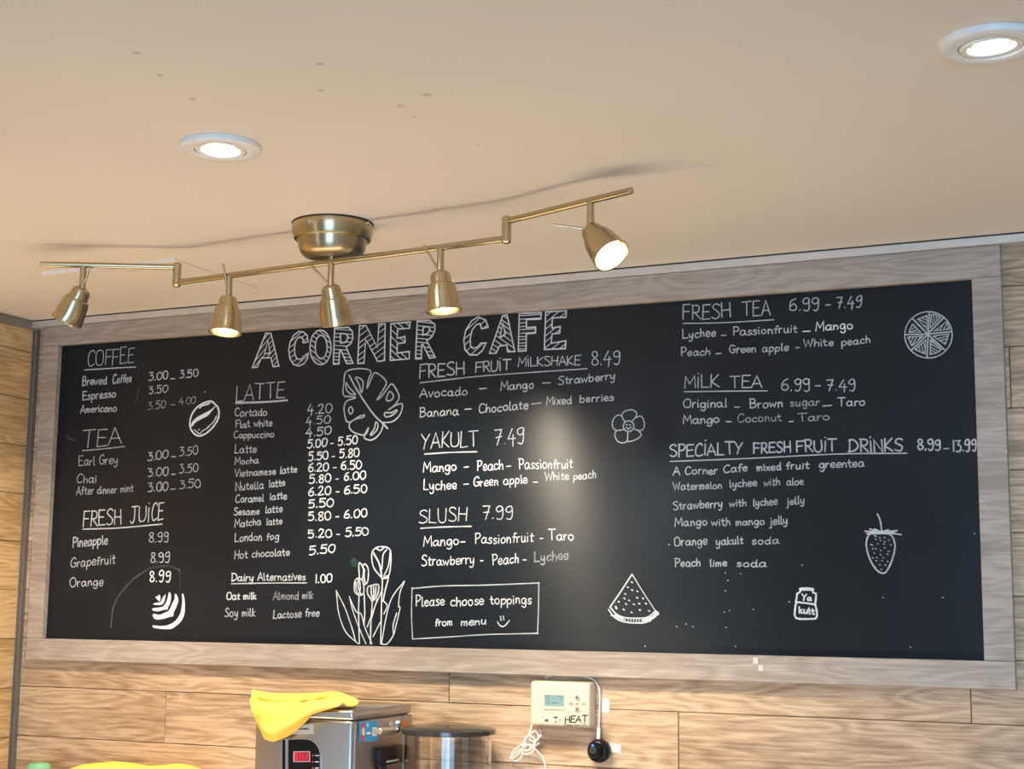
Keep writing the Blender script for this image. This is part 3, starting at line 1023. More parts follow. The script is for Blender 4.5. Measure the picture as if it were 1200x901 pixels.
chalk_part('chalk_list', CH[4], [('t', 'Peach', 791, 663.5, 821, 663, 10), ('t', 'lime', 832, 663.5, 852, 663, 9), ('t', 'soda', 863, 664, 898, 664, 9)])


# --- title letters in outline with hatching
def letter(s, loops, k, ox, oy, ang, gap, width=W2, curved=False):
    L2 = []
    for lp in loops:
        P = [(ox + x / k, oy + y / k) for x, y in lp]
        if curved:
            P = [tuple(p) for p in catmull(P, 5, True)]
        L2.append(P)
        s.px(P, width, smooth=False, closed=True, jit=0.15)
    c, sn = math.cos(math.radians(ang)), math.sin(math.radians(ang))
    rot = [[(x * c + y * sn, -x * sn + y * c) for x, y in P] for P in L2]
    ys = [y for P in rot for _, y in P]
    gap *= 1.25
    y = min(ys) + gap * 0.7
    while y < max(ys):
        xs = []
        for P in rot:
            for i in range(len(P)):
                (xa_, ya_), (xb_, yb_) = P[i], P[(i + 1) % len(P)]
                if (ya_ <= y) != (yb_ <= y):
                    xs.append(xa_ + (y - ya_) / (yb_ - ya_) * (xb_ - xa_))
        xs.sort()
        for a, b in zip(xs[::2], xs[1::2]):
            if b - a > 1.2:
                q = [(x_ * c - y * sn, x_ * sn + y * c) for x_ in (a + .3, b - .3)]
                s.px(q, 0.0015, smooth=False)
        y += gap * random.uniform(0.85, 1.2)


s = Strokes(on_board)
E_ = (5.0, 280, 350)
letter(s, [[(78, 403), (158, 203), (187, 203), (235, 395), (200, 398), (187, 345), (130, 348), (108, 400)], [(150, 322), (170, 245), (182, 320)]], *E_, -50, 3.0)
s.done('chalk_title', FI, board)
s = Strokes(on_board)
letter(s, [[(405, 253), (400, 215), (378, 195), (352, 191), (322, 210), (300, 250), (293, 300), (300, 350), (320, 385), (350, 394), (380, 380), (402, 350), (406, 320), (382, 335), (362, 358), (340, 350), (328, 325), (325, 290), (330, 255), (345, 230), (362, 222), (375, 235), (376, 258)]], *E_, -40, 4.2)
letter(s, [[(478 + 62 * math.cos(t), 285 + 102 * math.sin(t)) for t in [k * math.pi / 10 for k in range(20)]], [(482 + 36 * math.cos(t), 283 + 68 * math.sin(t)) for t in [k * math.pi / 9 for k in range(18)]]], *E_, 35, 3.6)
letter(s, [[(553, 383), (560, 172), (640, 168), (665, 190), (668, 230), (655, 262), (628, 282), (668, 378), (632, 380), (598, 300), (590, 300), (585, 380)], [(595, 205), (630, 205), (640, 225), (625, 255), (595, 258)]], *E_, 4, 3.6)
letter(s, [[(695, 380), (706, 160), (745, 158), (812, 285), (820, 150), (856, 148), (852, 362), (812, 367), (742, 240), (733, 378)]], *E_, -38, 4.4)
letter(s, [[(886, 362), (890, 147), (1003, 138), (1000, 172), (930, 178), (928, 232), (972, 222), (975, 255), (928, 262), (925, 318), (998, 308), (998, 352)]], *E_, 42, 4.6)
letter(s, [[(1035, 352), (1045, 130), (1115, 127), (1148, 150), (1148, 185), (1130, 225), (1100, 245), (1150, 342), (1118, 348), (1078, 268), (1072, 268), (1068, 350)], [(1080, 165), (1110, 163), (1120, 180), (1105, 205), (1078, 213)]], *E_, 6, 3.4)
s.done('chalk_title', FI, board)
s = Strokes(on_board)
F_ = (4.615, 480, 350)
letter(s, [[(425, 155), (410, 115), (370, 98), (335, 120), (305, 170), (293, 225), (300, 275), (325, 303), (365, 305), (395, 280), (415, 240), (385, 240), (370, 260), (345, 270), (330, 255), (328, 215), (338, 170), (360, 140), (380, 135), (390, 162)]], *F_, -42, 4.4)
letter(s, [[(432, 297), (503, 92), (527, 88), (570, 285), (530, 288), (525, 250), (485, 255), (468, 295)], [(488, 212), (503, 132), (518, 190)]], *F_, 35, 3.6)
letter(s, [[(588, 285), (593, 80), (713, 75), (708, 110), (632, 112), (632, 158), (682, 152), (680, 185), (632, 190), (630, 283)]], *F_, -4, 3.0)
letter(s, [[(730, 275), (735, 72), (848, 65), (846, 100), (772, 105), (770, 158), (815, 150), (812, 185), (770, 190), (767, 240), (845, 228), (843, 270)]], *F_, -40, 4.6)
s.done('chalk_title', FI, board)


# --- chalk drawings
def T(k, ox, oy):
    return lambda *pts: [(ox + x / k, oy + y / k) for x, y in pts]


# coffee bean
q = T(18.02, 215, 465)
s = Strokes(on_board)
s.px(q((690, 180), (600, 100), (500, 105), (330, 185), (200, 330), (140, 500), (145, 650), (220, 770), (330, 825), (470, 775), (620, 640), (725, 480), (750, 320), (720, 210)), 0.0034, closed=True)
s.fill(catmull(q((150, 640), (190, 520), (300, 420), (450, 340), (580, 270), (690, 180), (590, 310), (520, 390), (400, 460), (270, 530), (190, 620)), 4))
s.px(q((230, 690), (290, 745), (350, 770), (410, 720), (500, 665), (560, 600), (640, 520), (700, 400)), 0.0018, jit=.25)
s.px(q((340, 235), (400, 190), (470, 170), (550, 135)), 0.0030, jit=.15)
s.px(q((310, 700), (340, 680)), 0.0016)
s.px(q((500, 650), (600, 560), (690, 440)), 0.0012, jit=.2)
s.done('chalk_bean_drawing', BO, board)
# latte art
q = T(15.02, 170, 685)
s = Strokes(on_board)
for lp in ([(180, 215), (225, 205), (240, 180), (268, 195), (262, 285), (225, 270)],
           [(150, 335), (200, 318), (270, 305), (305, 240), (355, 172), (355, 235), (325, 320), (285, 355), (210, 358), (152, 352)],
           [(125, 425), (170, 410), (250, 400), (330, 372), (390, 260), (415, 150), (440, 138), (458, 200), (445, 310), (405, 400), (390, 440), (340, 440), (240, 468), (150, 460)],
           [(135, 545), (155, 515), (250, 532), (330, 500), (420, 455), (470, 350), (520, 240), (520, 175), (545, 165), (582, 240), (578, 320), (530, 440), (500, 500), (495, 555), (440, 565), (330, 600), (230, 615), (165, 600)],
           [(132, 735), (150, 715), (280, 728), (420, 705), (540, 630), (620, 500), (655, 350), (648, 200), (662, 152), (685, 200), (702, 350), (690, 530), (630, 650), (540, 730), (460, 778), (330, 782), (210, 770), (150, 755)]):
    s.fill(catmull(q(*lp), 4, True))
s.done('chalk_latte_art_drawing', BO, board)
# leaf
q = T(9.482, 395, 425)
s = Strokes(on_board)
s.px(q((500, 665), (610, 655), (690, 590), (725, 500), (715, 455), (650, 475), (572, 522), (640, 470), (690, 390), (665, 310), (610, 235), (560, 285), (500, 370), (445, 410), (470, 370), (530, 270), (548, 215), (500, 155), (420, 110), (380, 180), (335, 280), (345, 200), (375, 95), (270, 65), (103, 97), (75, 230), (65, 330), (85, 372), (150, 375), (205, 390), (110, 425), (78, 500), (90, 600), (112, 655), (160, 650), (240, 600), (300, 580), (290, 605), (210, 625), (150, 660), (135, 710), (165, 760), (230, 790), (300, 800), (345, 725), (335, 770), (300, 830), (370, 860), (440, 825), (495, 750), (512, 680)), W2, n=4)
s.px(q((135, 140), (200, 265), (310, 440), (420, 590), (500, 665), (560, 730)), W3)
for lp in ([(100, 220), (105, 300), (150, 345), (205, 352), (140, 280)], [(205, 165), (265, 180), (290, 230), (270, 335), (245, 240)], [(590, 318), (628, 370), (600, 415), (550, 420), (560, 360)],
           [(530, 555), (600, 555), (660, 525), (660, 545), (600, 590), (540, 600)], [(430, 660), (455, 690), (440, 750), (380, 805), (378, 785), (415, 730)], [(150, 488), (178, 530), (150, 570), (128, 530)]):
    s.px(q(*lp), W2, closed=True, n=4)
s.done('chalk_leaf_drawing', SO, board)
# tulips
q = T(7.21, 390, 635)
s = Strokes(on_board)
for st_ in ([(420, 310), (345, 215), (330, 100), (365, 50), (430, 40), (485, 70), (490, 180), (470, 290), (420, 312)], [(370, 55), (400, 72), (430, 50)], [(415, 300), (400, 200), (345, 90)], [(345, 100), (390, 180), (412, 290)],
            [(415, 230), (425, 110), (455, 65)], [(430, 290), (470, 200), (485, 90)], [(420, 310), (412, 500), (405, 860)], [(415, 315), (470, 290), (440, 420), (425, 500)],
            [(225, 300), (220, 190), (235, 182), (260, 230), (250, 320)], [(250, 215), (270, 185), (300, 230), (295, 330), (270, 358), (255, 350)], [(268, 230), (265, 300), (275, 345)],
            [(220, 450), (185, 420), (185, 340), (215, 305), (255, 335), (262, 420), (235, 450), (190, 430)], [(215, 310), (215, 380), (240, 445)], [(225, 320), (232, 390), (222, 440)], [(195, 340), (198, 400), (210, 440)],
            [(330, 490), (295, 440), (295, 385), (320, 370), (385, 362), (380, 440), (350, 488), (325, 495)], [(325, 375), (325, 440), (340, 485)], [(345, 375), (345, 430), (338, 480)], [(365, 375), (360, 440), (345, 480)],
            [(222, 450), (218, 600), (225, 860)], [(265, 440), (270, 600), (262, 700)], [(335, 495), (322, 680), (318, 860)]):
    s.px(q(*st_), W2, n=5)
for st_ in ([(30, 410), (50, 600), (110, 760), (215, 860)], [(30, 415), (100, 550), (160, 720), (190, 830)], [(140, 460), (170, 580), (220, 720), (280, 860)], [(145, 480), (200, 590), (240, 610), (270, 720), (330, 860)],
            [(605, 330), (500, 470), (450, 640), (412, 860)], [(605, 335), (570, 420), (555, 540), (568, 560), (530, 720), (510, 790), (460, 860), (410, 862)], [(540, 600), (510, 700), (512, 770)],
            [(420, 400), (350, 560), (290, 720)], [(430, 500), (460, 540), (430, 610)], [(400, 680), (340, 800)], [(375, 480), (330, 640)]):
    s.px(q(*st_), W1, n=5)
s.done('chalk_tulip_drawing', FI, board)
# orange slice
q = T(13.86, 1055, 360)
s = Strokes(on_board)
s.px([(1055 + (458 + 385 * math.cos(t)) / 13.86, 360 + (448 + 375 * math.sin(t)) / 13.86) for t in [k * math.pi / 14 for k in range(28)]], W1, closed=True)
for a, b in (((470, 95), (455, 430)), ((455, 430), (435, 805)), ((95, 445), (450, 435)), ((450, 435), (835, 395)), ((205, 190), (450, 440)), ((450, 440), (720, 690)), ((710, 165), (450, 430)), ((450, 440), (175, 700))):
    s.px(q(a, b), W2, smooth=False)
segs_ = ([(430, 130), (285, 190), (440, 370)], [(500, 130), (560, 115), (660, 160), (490, 340)], [(760, 225), (795, 355), (545, 390)], [(790, 435), (735, 600), (530, 465)],
         [(490, 520), (675, 685), (600, 740), (485, 765)], [(415, 530), (240, 685), (405, 755)], [(370, 470), (125, 490), (190, 625)], [(195, 270), (140, 405), (330, 405)])
for i, lp in enumerate(segs_):
    P = q(*lp)
    letter(s, [[(x, y) for x, y in P]], 1.0, 0, 0, 30 + 45 * i, 2.4, 0.0017)
s.done('chalk_orange_slice_drawing', SO, board)
# bottle
q = T(18.02, 925, 680)
s = Strokes(on_board)
s.px(q((235, 185), (370, 180), (495, 190)), 0.0050, smooth=False)
s.px(q((235, 215), (225, 250), (165, 280), (150, 400), (135, 450), (160, 460), (360, 480), (545, 510), (560, 400), (565, 280), (500, 255), (490, 210)), 0.0029, smooth=False)
s.px(q((160, 465), (130, 520), (110, 730), (140, 790), (210, 815), (400, 815), (550, 810), (585, 760), (580, 640), (548, 510)), 0.0029, smooth=False)
s.text('Ya', 925 + 275 / 18, 680 + 420 / 18, 925 + 470 / 18, 680 + 425 / 18, 7.0, 0.0024)
s.text('kult', 925 + 200 / 18, 680 + 690 / 18, 925 + 535 / 18, 680 + 715 / 18, 8.0, 0.0024)
s.done('chalk_bottle_drawing', FI, board)
# flower
q = T(18.02, 710, 475)
s = Strokes(on_board)
s.px([(710 + (480 + 112 * math.cos(t)) / 18.02, 475 + (438 + 112 * math.sin(t)) / 18.02) for t in [k * math.pi / 8 for k in range(16)]], W1, closed=True)
for st_ in ([(400, 340), (345, 250), (350, 170), (430, 110), (560, 95), (640, 150), (640, 230), (545, 345)], [(640, 260), (720, 225), (780, 270), (815, 400), (780, 510), (690, 535)], [(600, 495), (700, 545), (745, 620), (690, 690), (560, 750), (450, 765)],
            [(465, 550), (450, 740), (370, 790), (260, 765), (195, 660), (195, 580), (225, 535)], [(375, 510), (240, 530), (160, 480), (135, 380), (180, 260), (260, 205), (340, 220)], [(430, 465), (480, 495), (535, 455)]):
    s.px(q(*st_), W1)
s.px(q((435, 405), (450, 412)), W2)
s.px(q((500, 408), (515, 415)), W2)
s.done('chalk_flower_drawing', SO, board)
# watermelon slice
q = T(12.87, 705, 665)
s = Strokes(on_board)
s.px(q((125, 600), (290, 360), (460, 100)), W2, smooth=False)
s.px(q((460, 100), (600, 330), (810, 650)), 0.0016, smooth=False)
s.px(q((105, 630), (190, 745), (330, 815), (520, 835), (690, 815), (860, 695)), W2)
s.px(q((135, 600), (220, 700), (350, 755), (520, 765), (690, 750), (815, 655)), W2)
s.px(q((860, 695), (820, 655)), W2)
s.px(q((640, 790), (760, 760), (840, 680)), 0.0052)
s.px(q((210, 725), (330, 785)), 0.0034)
for k in range(15):
    x = 150 + k * 42
    y = 668 + 118 * math.sin(min(1.0, (x - 100) / 330) * math.pi / 2)
    s.px(q((x, y), (x - 6, y + 32)), 0.0014, smooth=False)
for (x, y) in ((457, 220), (395, 296), (460, 338), (540, 357), (357, 398), (345, 465), (537, 455), (625, 465), (415, 495), (258, 514), (370, 550), (487, 553), (568, 543), (670, 543), (215, 590), (222, 615), (334, 632), (452, 675), (578, 640), (718, 653)):
    s.px(q((x - 8, y - 4), (x + 8, y + 5)), W2, smooth=False)
s.done('chalk_watermelon_drawing', FI, board)
# strawberry
q = T(10.6, 1000, 595)
s = Strokes(on_board)
s.px(q((195, 335), (160, 450), (195, 610), (270, 750), (350, 810), (410, 790), (480, 650), (518, 470), (475, 345), (400, 320), (270, 322)), W2, closed=True)
s.px(q((298, 75), (335, 160), (352, 285)), W2)
for a, b in (((145, 290), (330, 300)), ((205, 262), (320, 300)), ((165, 320), (340, 300)), ((265, 262), (340, 300)), ((340, 300), (440, 272)), ((340, 300), (545, 283)), ((350, 305), (520, 312)), ((350, 300), (595, 332)), ((200, 300), (350, 312)), ((350, 290), (500, 300))):
    s.px(q(a, b), 0.0022, smooth=False)
for (x, y) in ((265, 348), (280, 350), (328, 370), (388, 370), (280, 388), (338, 405), (442, 402), (390, 420), (305, 448), (380, 450), (465, 462), (220, 455), (235, 462), (242, 508), (280, 508), (390, 497), (340, 528), (440, 540), (425, 575), (262, 562), (338, 580), (242, 622), (292, 617), (372, 620), (285, 657), (357, 657), (427, 667), (328, 707), (400, 710), (272, 735), (350, 765)):
    s.px(q((x - 6, y - 3), (x + 6, y + 3)), 0.0016, smooth=False)
s.done('chalk_strawberry_drawing', SO, board)
# flecks and smears of old chalk
s = Strokes(on_board)
for (u, v) in ((853, 680), (850, 692), (849, 717), (855, 715), (883, 714), (793, 734), (804, 731), (812, 734), (851, 735), (940, 662), (850, 671), (1067, 758), (850, 616), (784, 638), (853, 553), (868, 672), (1142, 625), (756, 757), (862, 757), (240, 459), (1105, 700), (925, 705), (1035, 700)):
    s.px([(u - .5, v), (u + .5, v + .4)], 0.0016, smooth=False)
s.done('chalk_flecks', SO, board)['kind'] = 'stuff'
s = Strokes(on_board)
s.px([(130, 735), (134, 708), (150, 685), (172, 668), (195, 663), (211, 668)], 0.004)
s.px([(211, 668), (211, 690)], 0.002)
s.px([(78, 510), (82, 514), (88, 516)], 0.003)
s.px([(161, 443), (164, 432), (170, 429)], 0.003)
s.px([(168, 440), (174, 437), (178, 428)], 0.003)
s.px([(158, 472), (163, 456)], 0.003)
s.done('chalk_smears', M['smudge'], board)['kind'] = 'stuff'
s = Strokes(on_board)
s.fill([(415 + 4 * math.cos(t) + random.uniform(-.7, .7), 659 + 5.5 * math.sin(t)) for t in [k * math.pi / 8 for k in range(16)]])
s.done('green_chalk_smear', M['green_smear'], board)

# adhesive pads left on the lower frame rail
for (u, v, m_, lab, rot) in ((885.8, 774.0, 'paper', 'upper left tiny white square pad on the bottom frame of the chalkboard', 0.02),
                             (892.0, 783.0, 'paper_green', 'lower right tiny white square pad on the bottom frame of the chalkboard', -0.08)):
    c = on(u, v, 1, FRONT)
    bm = bmesh.new()
    add_box(bm, -0.0042, 0.0042, -0.0012, 0.0001, -0.0047, 0.0047, 0.0004, 1)
    bmesh.ops.rotate(bm, verts=bm.verts, cent=(0, 0, 0), matrix=Matrix.Rotation(rot, 3, 'Y'))
    o = link('adhesive_pad', bm, M[m_], None, smooth=False)
    o.location = c
    tag(o, lab, 'sticker', 'adhesive pads on the board frame')

# ------------------------------------------------------------------ ceiling access panel
hA, hB, hC = on_ceiling(50, 319), on_ceiling(205, 303), on_ceiling(306, 337)
hx0, hx1, hy0, hy1 = hA[0], hB[0], hB[1], hC[1]
bm = bmesh.new()
add_box(bm, hx0, hx1, hy0, hy1, -0.0018, 0.001, 0.0004, 1)
for v in bm.verts:
    v.co.z += ceil_z(v.co.x)
o = thing('access_panel', 'square painted access panel in the ceiling above the left end of the brass track', 'panel', (hx0, hy0, ceil_z(hx0)))
link('door_leaf', bm, M['ceiling'], o, smooth=False)
bm = bmesh.new()
add_box(bm, hx0 - .0005, hx1 + .0005, hy0 - 0.0022, hy0, -0.0052, 0.001, 0.0004, 1)
for v in bm.verts:
    v.co.z += ceil_z(v.co.x)
link('edge_strip', bm, M['white_trim'], o, smooth=False)


# ------------------------------------------------------------------ recessed downlights
def downlight(u, v, radius, label, tilt):
    c = on_ceiling(u, v)
    t = thing('downlight', label, 'ceiling light', (c[0], c[1], c[2]), 'recessed downlights')
    dn = (0, 0, -1)
    R_ = radius
    bm = bmesh.new()
    add_lathe(bm, [(R_ * .99, -0.0005), (R_, 0.004), (R_ * .985, 0.0062), (R_ * .95, 0.007), (R_ * .68, 0.0078), (R_ * .645, 0.0070), (R_ * .635, 0.002), (R_ * .63, -0.0005)], c, dn, 64, close0=False, close1=False)
    link('trim_ring', bm, M['white_trim'], t)
    ax = Vector((tilt[0], tilt[1], -1)).normalized()
    bm = bmesh.new()
    add_lathe(bm, [(R_ * .615, 0.0005), (R_ * .62, 0.0055), (R_ * .58, 0.0075), (R_ * .49, 0.0068), (R_ * .45, 0.0040), (R_ * .44, 0.0015), (R_ * .30, 0.0012)], c, ax, 56, close0=False, close1=False)
    g = link('gimbal_ring', bm, M['white_plastic'], t)
    bm = bmesh.new()
    add_lathe(bm, [(R_ * .34, 0.0010), (R_ * .335, 0.0030), (R_ * .27, 0.0042), (0, 0.0046)], c, ax, 48, close0=True)
    link('lens', bm, M['down_glow'], t)
    d = bpy.data.lights.new('downlight_beam', 'SPOT')
    d.energy = DOWN_POWER
    d.color = (0.86, 0.95, 1.0)
    d.spot_size = math.radians(168)
    d.spot_blend = 0.35
    d.shadow_soft_size = 0.04
    l = bpy.data.objects.new('downlight_beam', d)
    COL.objects.link(l)
    l.location = (c[0], c[1], c[2] - 0.02)


downlight(258.5, 170.5, 0.0505, 'small round recessed ceiling light directly above the brass track canopy on the left', (0.02, -0.06))
downlight(1161, 48.5, 0.0505, 'round recessed ceiling light near the top right corner, above the right end of the chalkboard', (0.06, 0.05))

# ------------------------------------------------------------------ brass track light
BAR_DZ = 0.0583
ARM_DZ = BAR_DZ - 0.0250
base = on_ceiling(390, 262.5)
tr = thing('track_light', 'long brass ceiling track with five adjustable spot heads on a round canopy', 'track light', tuple(base))
bm = bmesh.new()
R_ = 0.0605
add_lathe(bm, [(R_ * .985, 0.0016), (R_, 0.004), (R_, 0.010), (R_ * .985, 0.014), (R_ * .955, 0.0225), (R_ * .935, 0.0248), (R_ * .865, 0.0262), (R_ * .855, 0.028), (R_ * .82, 0.038), (R_ * .765, 0.0455), (R_ * .70, 0.0495), (R_ * .60, 0.0510), (0, 0.0515)], base, (0, 0, -1), 72)
can = link('canopy', bm, M['brass'], tr)
bm = bmesh.new()
add_lathe(bm, [(R_ * 1.0, -0.0005), (R_ * 1.01, 0.0012), (R_ * .96, 0.0022)], base, (0, 0, -1), 72)
link('canopy_gasket', bm, M['black_matte'], can)
for (u, v) in ((363.5, 259.5), (430.5, 261.5)):
    dr = ray(u, v)
    # point on the canopy cylinder facing the camera
    ox_, oy_ = CAM_POS[0] - base[0], CAM_POS[1] - base[1]
    A_ = dr[0] ** 2 + dr[1] ** 2
    B_ = 2 * (ox_ * dr[0] + oy_ * dr[1])
    C_ = ox_ ** 2 + oy_ ** 2 - R_ ** 2
    disc = B_ * B_ - 4 * A_ * C_
    if disc <= 0:
        continue
    k_ = (-B_ - math.sqrt(disc)) / (2 * A_)
    p = CAM_POS + k_ * dr
    nrm = Vector((p[0] - base[0], p[1] - base[1], 0)).normalized()
    bm = bmesh.new()
    add_lathe(bm, [(0.0030, -0.0005), (0.0030, 0.0012), (0.0022, 0.0020), (0.0010, 0.0020), (0.0008, 0.0010)], p, nrm, 18)
    link('canopy_screw', bm, M['chrome'], can)

jl = on_ceiling(207, 331, BAR_DZ)
jr = on_ceiling(593.5, 279.5, BAR_DZ)
RB = 0.0046


def seg(name, a, b, r, mat='brass_plain', parent=tr):
    bm = bmesh.new()
    add_rod(bm, a, b, r)
    return link(name, bm, M[mat], parent)


seg('track_bar', jl, jr, RB)
upv = np.array([0, 0, ARM_DZ * 0 + (BAR_DZ - ARM_DZ)])
for j in (jl, jr):
    seg('swivel_joint', j + np.array([0, 0, -0.0068]), j + upv + np.array([0, 0, 0.0068]), 0.0068)
aL = on_ceiling(47, 309.5, ARM_DZ)
aR = on_ceiling(741, 223, ARM_DZ)
seg('track_bar', jl + upv, aL, RB)
seg('track_bar', jr + upv, aR, RB)
bm = bmesh.new()
pc = np.array([base[0], base[1], 0])
tt_ = np.dot(base[:2] - jl[:2], (jr - jl)[:2]) / np.dot((jr - jl)[:2], (jr - jl)[:2])
pb = jl + (jr - jl) * tt_
seg('canopy_stem', (base[0], base[1], base[2] - 0.049), (base[0], base[1], pb[2]), 0.006)

CAMR = Vector((0.916, 0.401, 0)).normalized()      # to the right across the picture
TOW = Vector((0.401, -0.916, 0)).normalized()      # along the floor towards the viewer


def head(u, a, b, dz, stem_len, ax, hdl, lit, cone=117):
    """u: photo x of the stem on bar a->b."""
    best = min((abs((lambda p: 600 + F_PX * (CAM_ROT.T @ (p - CAM_POS))[0] / -(CAM_ROT.T @ (p - CAM_POS))[2])(a + (b - a) * t) - u), t) for t in np.linspace(0, 1, 800))
    p = Vector(a + (b - a) * best[1])
    foot = p - Vector((0, 0, stem_len))
    axis = (CAMR * ax[0] + TOW * ax[1] - Vector((0, 0, ax[2]))).normalized()
    bm = bmesh.new()
    # bell shade: closed neck, wider body, open mouth with a rolled lip
    prof = [(0.0, -0.003), (0.0085, -0.003), (0.0125, -0.0005), (0.0145, 0.004), (0.0153, 0.013), (0.0162, 0.0152), (0.0188, 0.0166), (0.0204, 0.0215), (0.0221, 0.031), (0.0235, 0.042), (0.0243, 0.0520), (0.0257, 0.0547),
            (0.0255, 0.0560), (0.0240, 0.0553), (0.0230, 0.048), (0.0212, 0.034), (0.0185, 0.022), (0.0, 0.020)]
    add_lathe(bm, prof, foot, axis, 56)
    h = link('lamp_head', bm, M['brass'], tr, angle=28)
    seg('stem', p, foot, 0.0050, parent=h)
    hv = (CAMR * hdl[0] + TOW * hdl[1] + Vector((0, 0, hdl[2])))
    L_ = hdl[3]
    st = foot - axis * 0.001
    seg('handle', st, st + hv.normalized() * L_, 0.0018, parent=h)
    # ring of vent holes around the shoulder
    _, uu, ww = frame_from(axis)
    bm = bmesh.new()
    for k in range(16):
        t = 2 * math.pi * k / 16
        rd = uu * math.cos(t) + ww * math.sin(t)
        add_lathe(bm, [(0.0006, -0.0003), (0.0006, 0.0004), (0.0, 0.0005)], foot + axis * 0.0166 + rd * 0.0177, rd, 8)
    link('vent_holes', bm, M['vent_glow'] if lit else M['brass_plain'], h)
    bm = bmesh.new()
    add_lathe(bm, [(0.0, 0.038), (0.0185, 0.0385), (0.0198, 0.0425), (0.0190, 0.0450), (0.0135, 0.0475), (0.0, 0.0485)], foot, axis, 48)
    link('bulb', bm, M['lamp_glow'], h)
    d = bpy.data.lights.new('spot_beam', 'SPOT')
    d.energy = SPOT_POWER
    d.color = SPOT_COLOR
    d.spot_size = math.radians(cone)
    d.spot_blend = 0.55
    d.shadow_soft_size = 0.007
    l = bpy.data.objects.new('spot_beam', d)
    l['u'] = u
    COL.objects.link(l)
    l.location = foot + axis * 0.057
    l.rotation_euler = axis.to_track_quat('-Z', 'Y').to_euler()


head(98, aL, jl + upv, 0, 0.040, (-0.54, -0.26, 1.0), (0.30, 0.1, 1.0, 0.038), False)
head(269, jl, jr, 0, 0.036, (-0.04, 0.10, 1.0), (-0.18, 0.1, 1.0, 0.054), True, 106)
head(388.5, jl, jr, 0, 0.038, (0.17, -0.40, 1.0), (-0.75, 0.0, 0.8, 0.042), True, 127)
head(516.5, jl, jr, 0, 0.038, (0.12, 0.02, 1.0), (-0.55, 0.0, 0.9, 0.047), True, 98)
head(692, jr + upv, aR, 0, 0.040, (0.50, 0.52, 0.78), (-1.0, 0.0, 0.12, 0.050), False, 86)

# ------------------------------------------------------------------ thermostat
TY = WALL_Y
th = thing('thermostat', 'cream wall thermostat with a small screen and HEAT written on its front, below the chalkboard', 'thermostat', (1.0795, TY, 1.558))
tx0, tx1, tz0, tz1 = 1.0255, 1.1335, 1.5580, 1.6310
TD = 0.026
bm = bmesh.new()
add_box(bm, tx0, tx1, TY - TD, TY, tz0, tz1, 0.0045, 3)
for v in bm.verts:   # gently bowed ends and front
    k = (v.co.z - (tz0 + tz1) / 2) / ((tz1 - tz0) / 2)
    v.co.x += (1 if v.co.x > 1.0795 else -1) * 0.0022 * (1 - k * k)
    if v.co.y < TY - TD * .6:
        v.co.x += (1.0795 - v.co.x) * 0.035
        v.co.z += ((tz0 + tz1) / 2 - v.co.z) * 0.03
link('body', bm, M['cream'], th)
TF = TY - TD


def on_thermo(u, v):
    return on(u, v, 1, TF - 0.0004)


def rect_px(u0, v0, u1, v1, plane):
    a = on(u0, v0, 1, plane)
    b = on(u1, v1, 1, plane)
    return min(a[0], b[0]), max(a[0], b[0]), min(a[2], b[2]), max(a[2], b[2])


x0, x1, z0, z1 = rect_px(638.2, 814.2, 661.0, 828.0, TF)
bm = bmesh.new()
bw = 0.0016
add_box(bm, x0 - bw, x0, TF - 0.0012, TF + .001, z0 - bw, z1 + bw, 0.0003, 1)
add_box(bm, x1, x1 + bw, TF - 0.0012, TF + .001, z0 - bw, z1 + bw, 0.0003, 1)
add_box(bm, x0, x1, TF - 0.0012, TF + .001, z1, z1 + bw, 0.0003, 1)
add_box(bm, x0 - bw, x1 + bw, TF - 0.0020, TF + .001, z0 - 0.005, z0, 0.0008, 2)
link('screen_bezel', bm, M['cream'], th)
bm = bmesh.new()
add_box(bm, x0, x1, TF - 0.0003, TF + .001, z0, z1)
sc_ = link('screen', bm, M['lcd'], th, smooth=False)
s = Strokes(lambda u, v: on(u, v, 1, TF - 0.0006))
for pts in ([(640.5, 818), (643.5, 818), (641.5, 821), (643.5, 823.5), (640.5, 824)], [(647, 823.8), (654, 823.2)], [(656, 817), (657.5, 817), (657.5, 821)], [(640, 816), (641, 816)]):
    s.px(pts, 0.0009, smooth=False)
s.done('screen_digits', plain('lcd_ink', (0.07, 0.13, 0.15), 0.6), sc_)
for (u, v, r, fl) in ((676.5, 817, .0045, 1), (676.5, 831, .0045, 1), (669, 824, .0040, .5), (676.5, 824, .0034, .5), (683.8, 824, .0040, .5)):
    c = on(u, v, 1, TF)
    bm = bmesh.new()
    add_lathe(bm, [(r, -0.0005), (r, 0.0012), (r * .8, 0.0021), (0, 0.0022)], (0, 0, 0), (0, -1, 0), 28)
    for vv in bm.verts:
        vv.co.z *= fl
        vv.co += Vector(c)
    bt = link('button', bm, M['cream_button'], th)
    if fl == 1:
        bm = bmesh.new()
        add_lathe(bm, [(0.0015, 0.0), (0.0015, 0.0003), (0, 0.0003)], (c[0], c[1] - 0.0022, c[2]), (0, -1, 0), 14)
        link('button_mark', bm, M['ink'], bt)
for (u, v) in ((639.5, 841.3), (656, 841.5)):
    c = on(u, v, 1, TF)
    bm = bmesh.new()
    add_box(bm, c[0] - 0.0028, c[0] + 0.0028, TF - 0.0032, TF + .001, c[2] - 0.0018, c[2] + 0.0018, 0.0008, 2)
    link('slide_switch', bm, M['white_plastic'], th)
s = Strokes(on_thermo)
s.text('HEAT', 662, 846.5, 688.3, 846, 7.6, 0.0019, jit=.2, lean=False)
s.done('marker_writing', M['ink'], th)
s = Strokes(on_thermo)
s.text('Temp are 24*', 660.5, 851.2, 688.5, 851, 3.6, 0.0006, jit=.3, lean=False)
